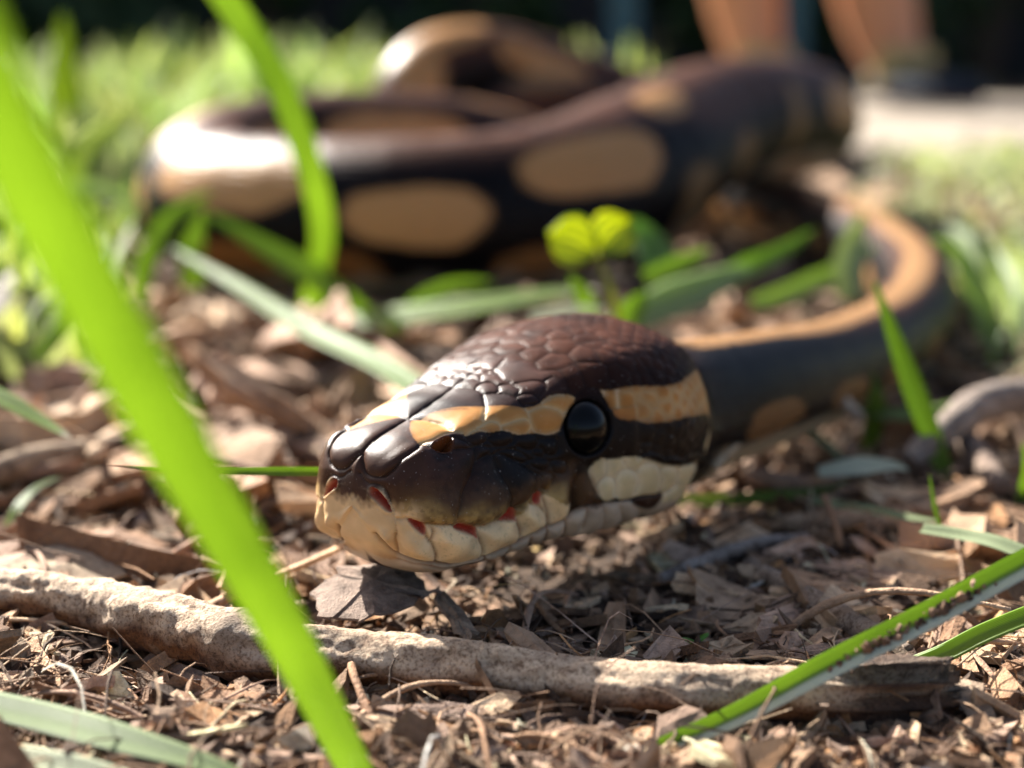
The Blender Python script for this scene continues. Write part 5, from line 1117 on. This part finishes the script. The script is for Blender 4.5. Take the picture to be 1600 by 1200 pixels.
J = [(hip, 8.0, 7.0), (Lh, 6.6, 6.6), (Lk, 4.6, 4.6), (Lc, 4.7, 4.9), ((La+Lc)/2+np.array([0, .3, -1]), 3.9, 4.0), (np.array([La[0], La[1], 3.9]), 2.9, 3.0), (np.array([La[0]+.3, La[1]+.4, 1.9]), 2.7, 2.9), (np.array([La[0]+1.5, La[1]-8.5, 1.5]), 2.6, 1.3), (np.array([La[0]+2.0, La[1]-13, 1.3]), 2.2, 1.0),
     (Rh, 6.6, 6.6), (Rk, 4.7, 4.7), (Rc, 5.2, 5.3), ((Ra+Rc)/2+np.array([0, .3, -1]), 4.3, 4.4), (np.array([Ra[0], Ra[1], 3.9]), 3.2, 3.2), (np.array([Ra[0]+.4, Ra[1]+.4, 1.9]), 2.8, 3.0), (np.array([Ra[0]+4.0, Ra[1]-7.5, 1.5]), 2.6, 1.3), (np.array([Ra[0]+6.0, Ra[1]-11, 1.3]), 2.2, 1.0),
     (hip+np.array([0, -1, 14]), 8.2, 6.0), (hip+np.array([0, -2, 28]), 9.4, 6.4), (hip+np.array([0, -2, 36]), 4.0, 4.0), (hip+np.array([0, -4, 43]), 6.0, 6.6), (hip+np.array([0, -5, 51]), 5.2, 6.0),
     (hip+np.array([-12, -2, 31]), 3.6, 3.6), (hip+np.array([-17, -4, 17]), 2.8, 2.8), (hip+np.array([-15, -12, 6]), 2.1, 2.1), (hip+np.array([-14, -17, 2]), 2.4, 1.4),
     (hip+np.array([12, -2, 31]), 3.6, 3.6), (hip+np.array([17, -4, 17]), 2.8, 2.8), (hip+np.array([15, -12, 6]), 2.1, 2.1), (hip+np.array([14, -17, 2]), 2.4, 1.4)]
ED = [(0, 1), (1, 2), (2, 3), (3, 4), (4, 5), (5, 6), (6, 7), (7, 8), (0, 9), (9, 10), (10, 11), (11, 12), (12, 13), (13, 14), (14, 15), (15, 16), (0, 17), (17, 18), (18, 19), (19, 20), (20, 21), (18, 22), (22, 23), (23, 24), (24, 25), (18, 26), (26, 27), (27, 28), (28, 29)]
hipv = np.array([hip[0], PY, 0])
me = bpy.data.meshes.new('person'); me.from_pydata([tuple((j[0]-hipv)*CM) for j in J], ED, [])
person = bpy.data.objects.new('person', me); C.objects.link(person); person.location = tuple(hipv*CM); me.materials.append(skinm.m)
sk = person.modifiers.new('skin', 'SKIN'); sk.use_smooth_shade = True
for k, (p, a, b) in enumerate(J): me.skin_vertices[0].data[k].radius = (a*CM, b*CM); me.skin_vertices[0].data[k].use_root = (k == 0)
ss = person.modifiers.new('round', 'SUBSURF'); ss.levels = 2; ss.render_levels = 2
tag(person, 'person with bare shins, khaki socks and dark shoes standing on the concrete path', 'person')
def tube(name, rings, mat, m=24):
    v, f = [], []
    for c, a, b in rings:
        for q in range(m): t = 2*math.pi*q/m; v.append(np.array(c)+np.array([a*math.cos(t), b*math.sin(t), 0]))
    for i in range(len(rings)-1):
        for q in range(m): f.append((i*m+q, i*m+(q+1) % m, (i+1)*m+(q+1) % m, (i+1)*m+q))
    f += [tuple(range(m))[::-1], tuple((len(rings)-1)*m+q for q in range(m))]
    return mesh_obj(name, v, f, mat, parent=person, origin=hipv)
sock = NT('khaki_knit'); sock.b.inputs['Base Color'].default_value = (.36, .28, .12, 1); sock.b.inputs['Roughness'].default_value = .9
shoe = NT('dark_shoe'); shoe.b.inputs['Base Color'].default_value = (.022, .026, .034, 1); shoe.b.inputs['Roughness'].default_value = .8; shoe.b.inputs['Specular IOR Level'].default_value = .1
cloth = NT('navy_cloth'); cloth.b.inputs['Base Color'].default_value = (.03, .04, .08, 1); cloth.b.inputs['Roughness'].default_value = .9
shirt = NT('grey_cloth'); shirt.b.inputs['Base Color'].default_value = (.3, .3, .32, 1); shirt.b.inputs['Roughness'].default_value = .9
for A_0, sc, fx in ((La, 1.0, 1.6), (Ra, 1.1, 4.2)):
    x, y = A_0[0], A_0[1]
    tube('sock', [((x, y, 2.2), 3.2*sc, 3.4), ((x, y, 4.0), 3.35*sc, 3.4), ((x, y+.1, 5.6), 3.5*sc, 3.5), ((x-.2, y+.1, 6.4), 3.75*sc, 3.7), ((x-.2, y+.1, 6.9), 3.5*sc, 3.5)], sock.m)
    rings = []
    for t, w_, h_ in ((-.32, .6, 2.4), (-.25, 2.6, 4.0), (0, 3.3, 4.3), (.3, 3.5, 3.6), (.6, 4.0, 3.0), (.85, 3.7, 2.5), (1.0, 2.2, 1.8), (1.03, .5, 1.0)): rings.append((x+fx*t, y-12.5*t, w_*sc*.95, h_))
    v, f = [], []; m = 20
    for cx, cy, w_, h_ in rings:
        for q in range(m): t = 2*math.pi*q/m; v.append((cx+w_*math.cos(t), cy, max(1.25, 1.25+h_*(.35+.65*math.sin(t)))))
    for i in range(len(rings)-1):
        for q in range(m): f.append((i*m+q, i*m+(q+1) % m, (i+1)*m+(q+1) % m, (i+1)*m+q))
    mesh_obj('shoe', v, f+[tuple(range(m)), tuple((len(rings)-1)*m+q for q in range(m))[::-1]], shoe.m, parent=person, origin=hipv)
for kx, hx in ((Lk, Lh), (Rk, Rh)):
    tube('shorts_leg', [(kx+(hx-kx)*.25, 8.2, 8.2), (kx+(hx-kx)*.6, 8.4, 8.4), (hx+np.array([0, 0, 3]), 8.2, 8.6)], cloth.m)
tube('shirt', [(hip+np.array([0, 0, -3]), 13.5, 10), (hip+np.array([0, -1, 12]), 12.5, 9), (hip+np.array([0, -2, 26]), 13.5, 9), (hip+np.array([0, -2, 33]), 10, 7), (hip+np.array([0, -2, 36]), 5, 5)], shirt.m)
hairm = NT('brown_hair'); hairm.b.inputs['Base Color'].default_value = (.05, .03, .02, 1); hairm.b.inputs['Roughness'].default_value = .6
hc = hip+np.array([0, -3.2, 48]); v, f = [], []
for a in range(9):
    ph = a/8*math.pi*.58
    for q in range(20): t = 2*math.pi*q/20; v.append(hc+np.array([7.0*math.sin(ph)*math.cos(t), 7.6*math.sin(ph)*math.sin(t)+1.2, 7.4*math.cos(ph)+1]))
for a in range(8):
    for q in range(20): f.append((a*20+q, a*20+(q+1) % 20, (a+1)*20+(q+1) % 20, (a+1)*20+q))
mesh_obj('hair', v, f, hairm.m, parent=person, origin=hipv)
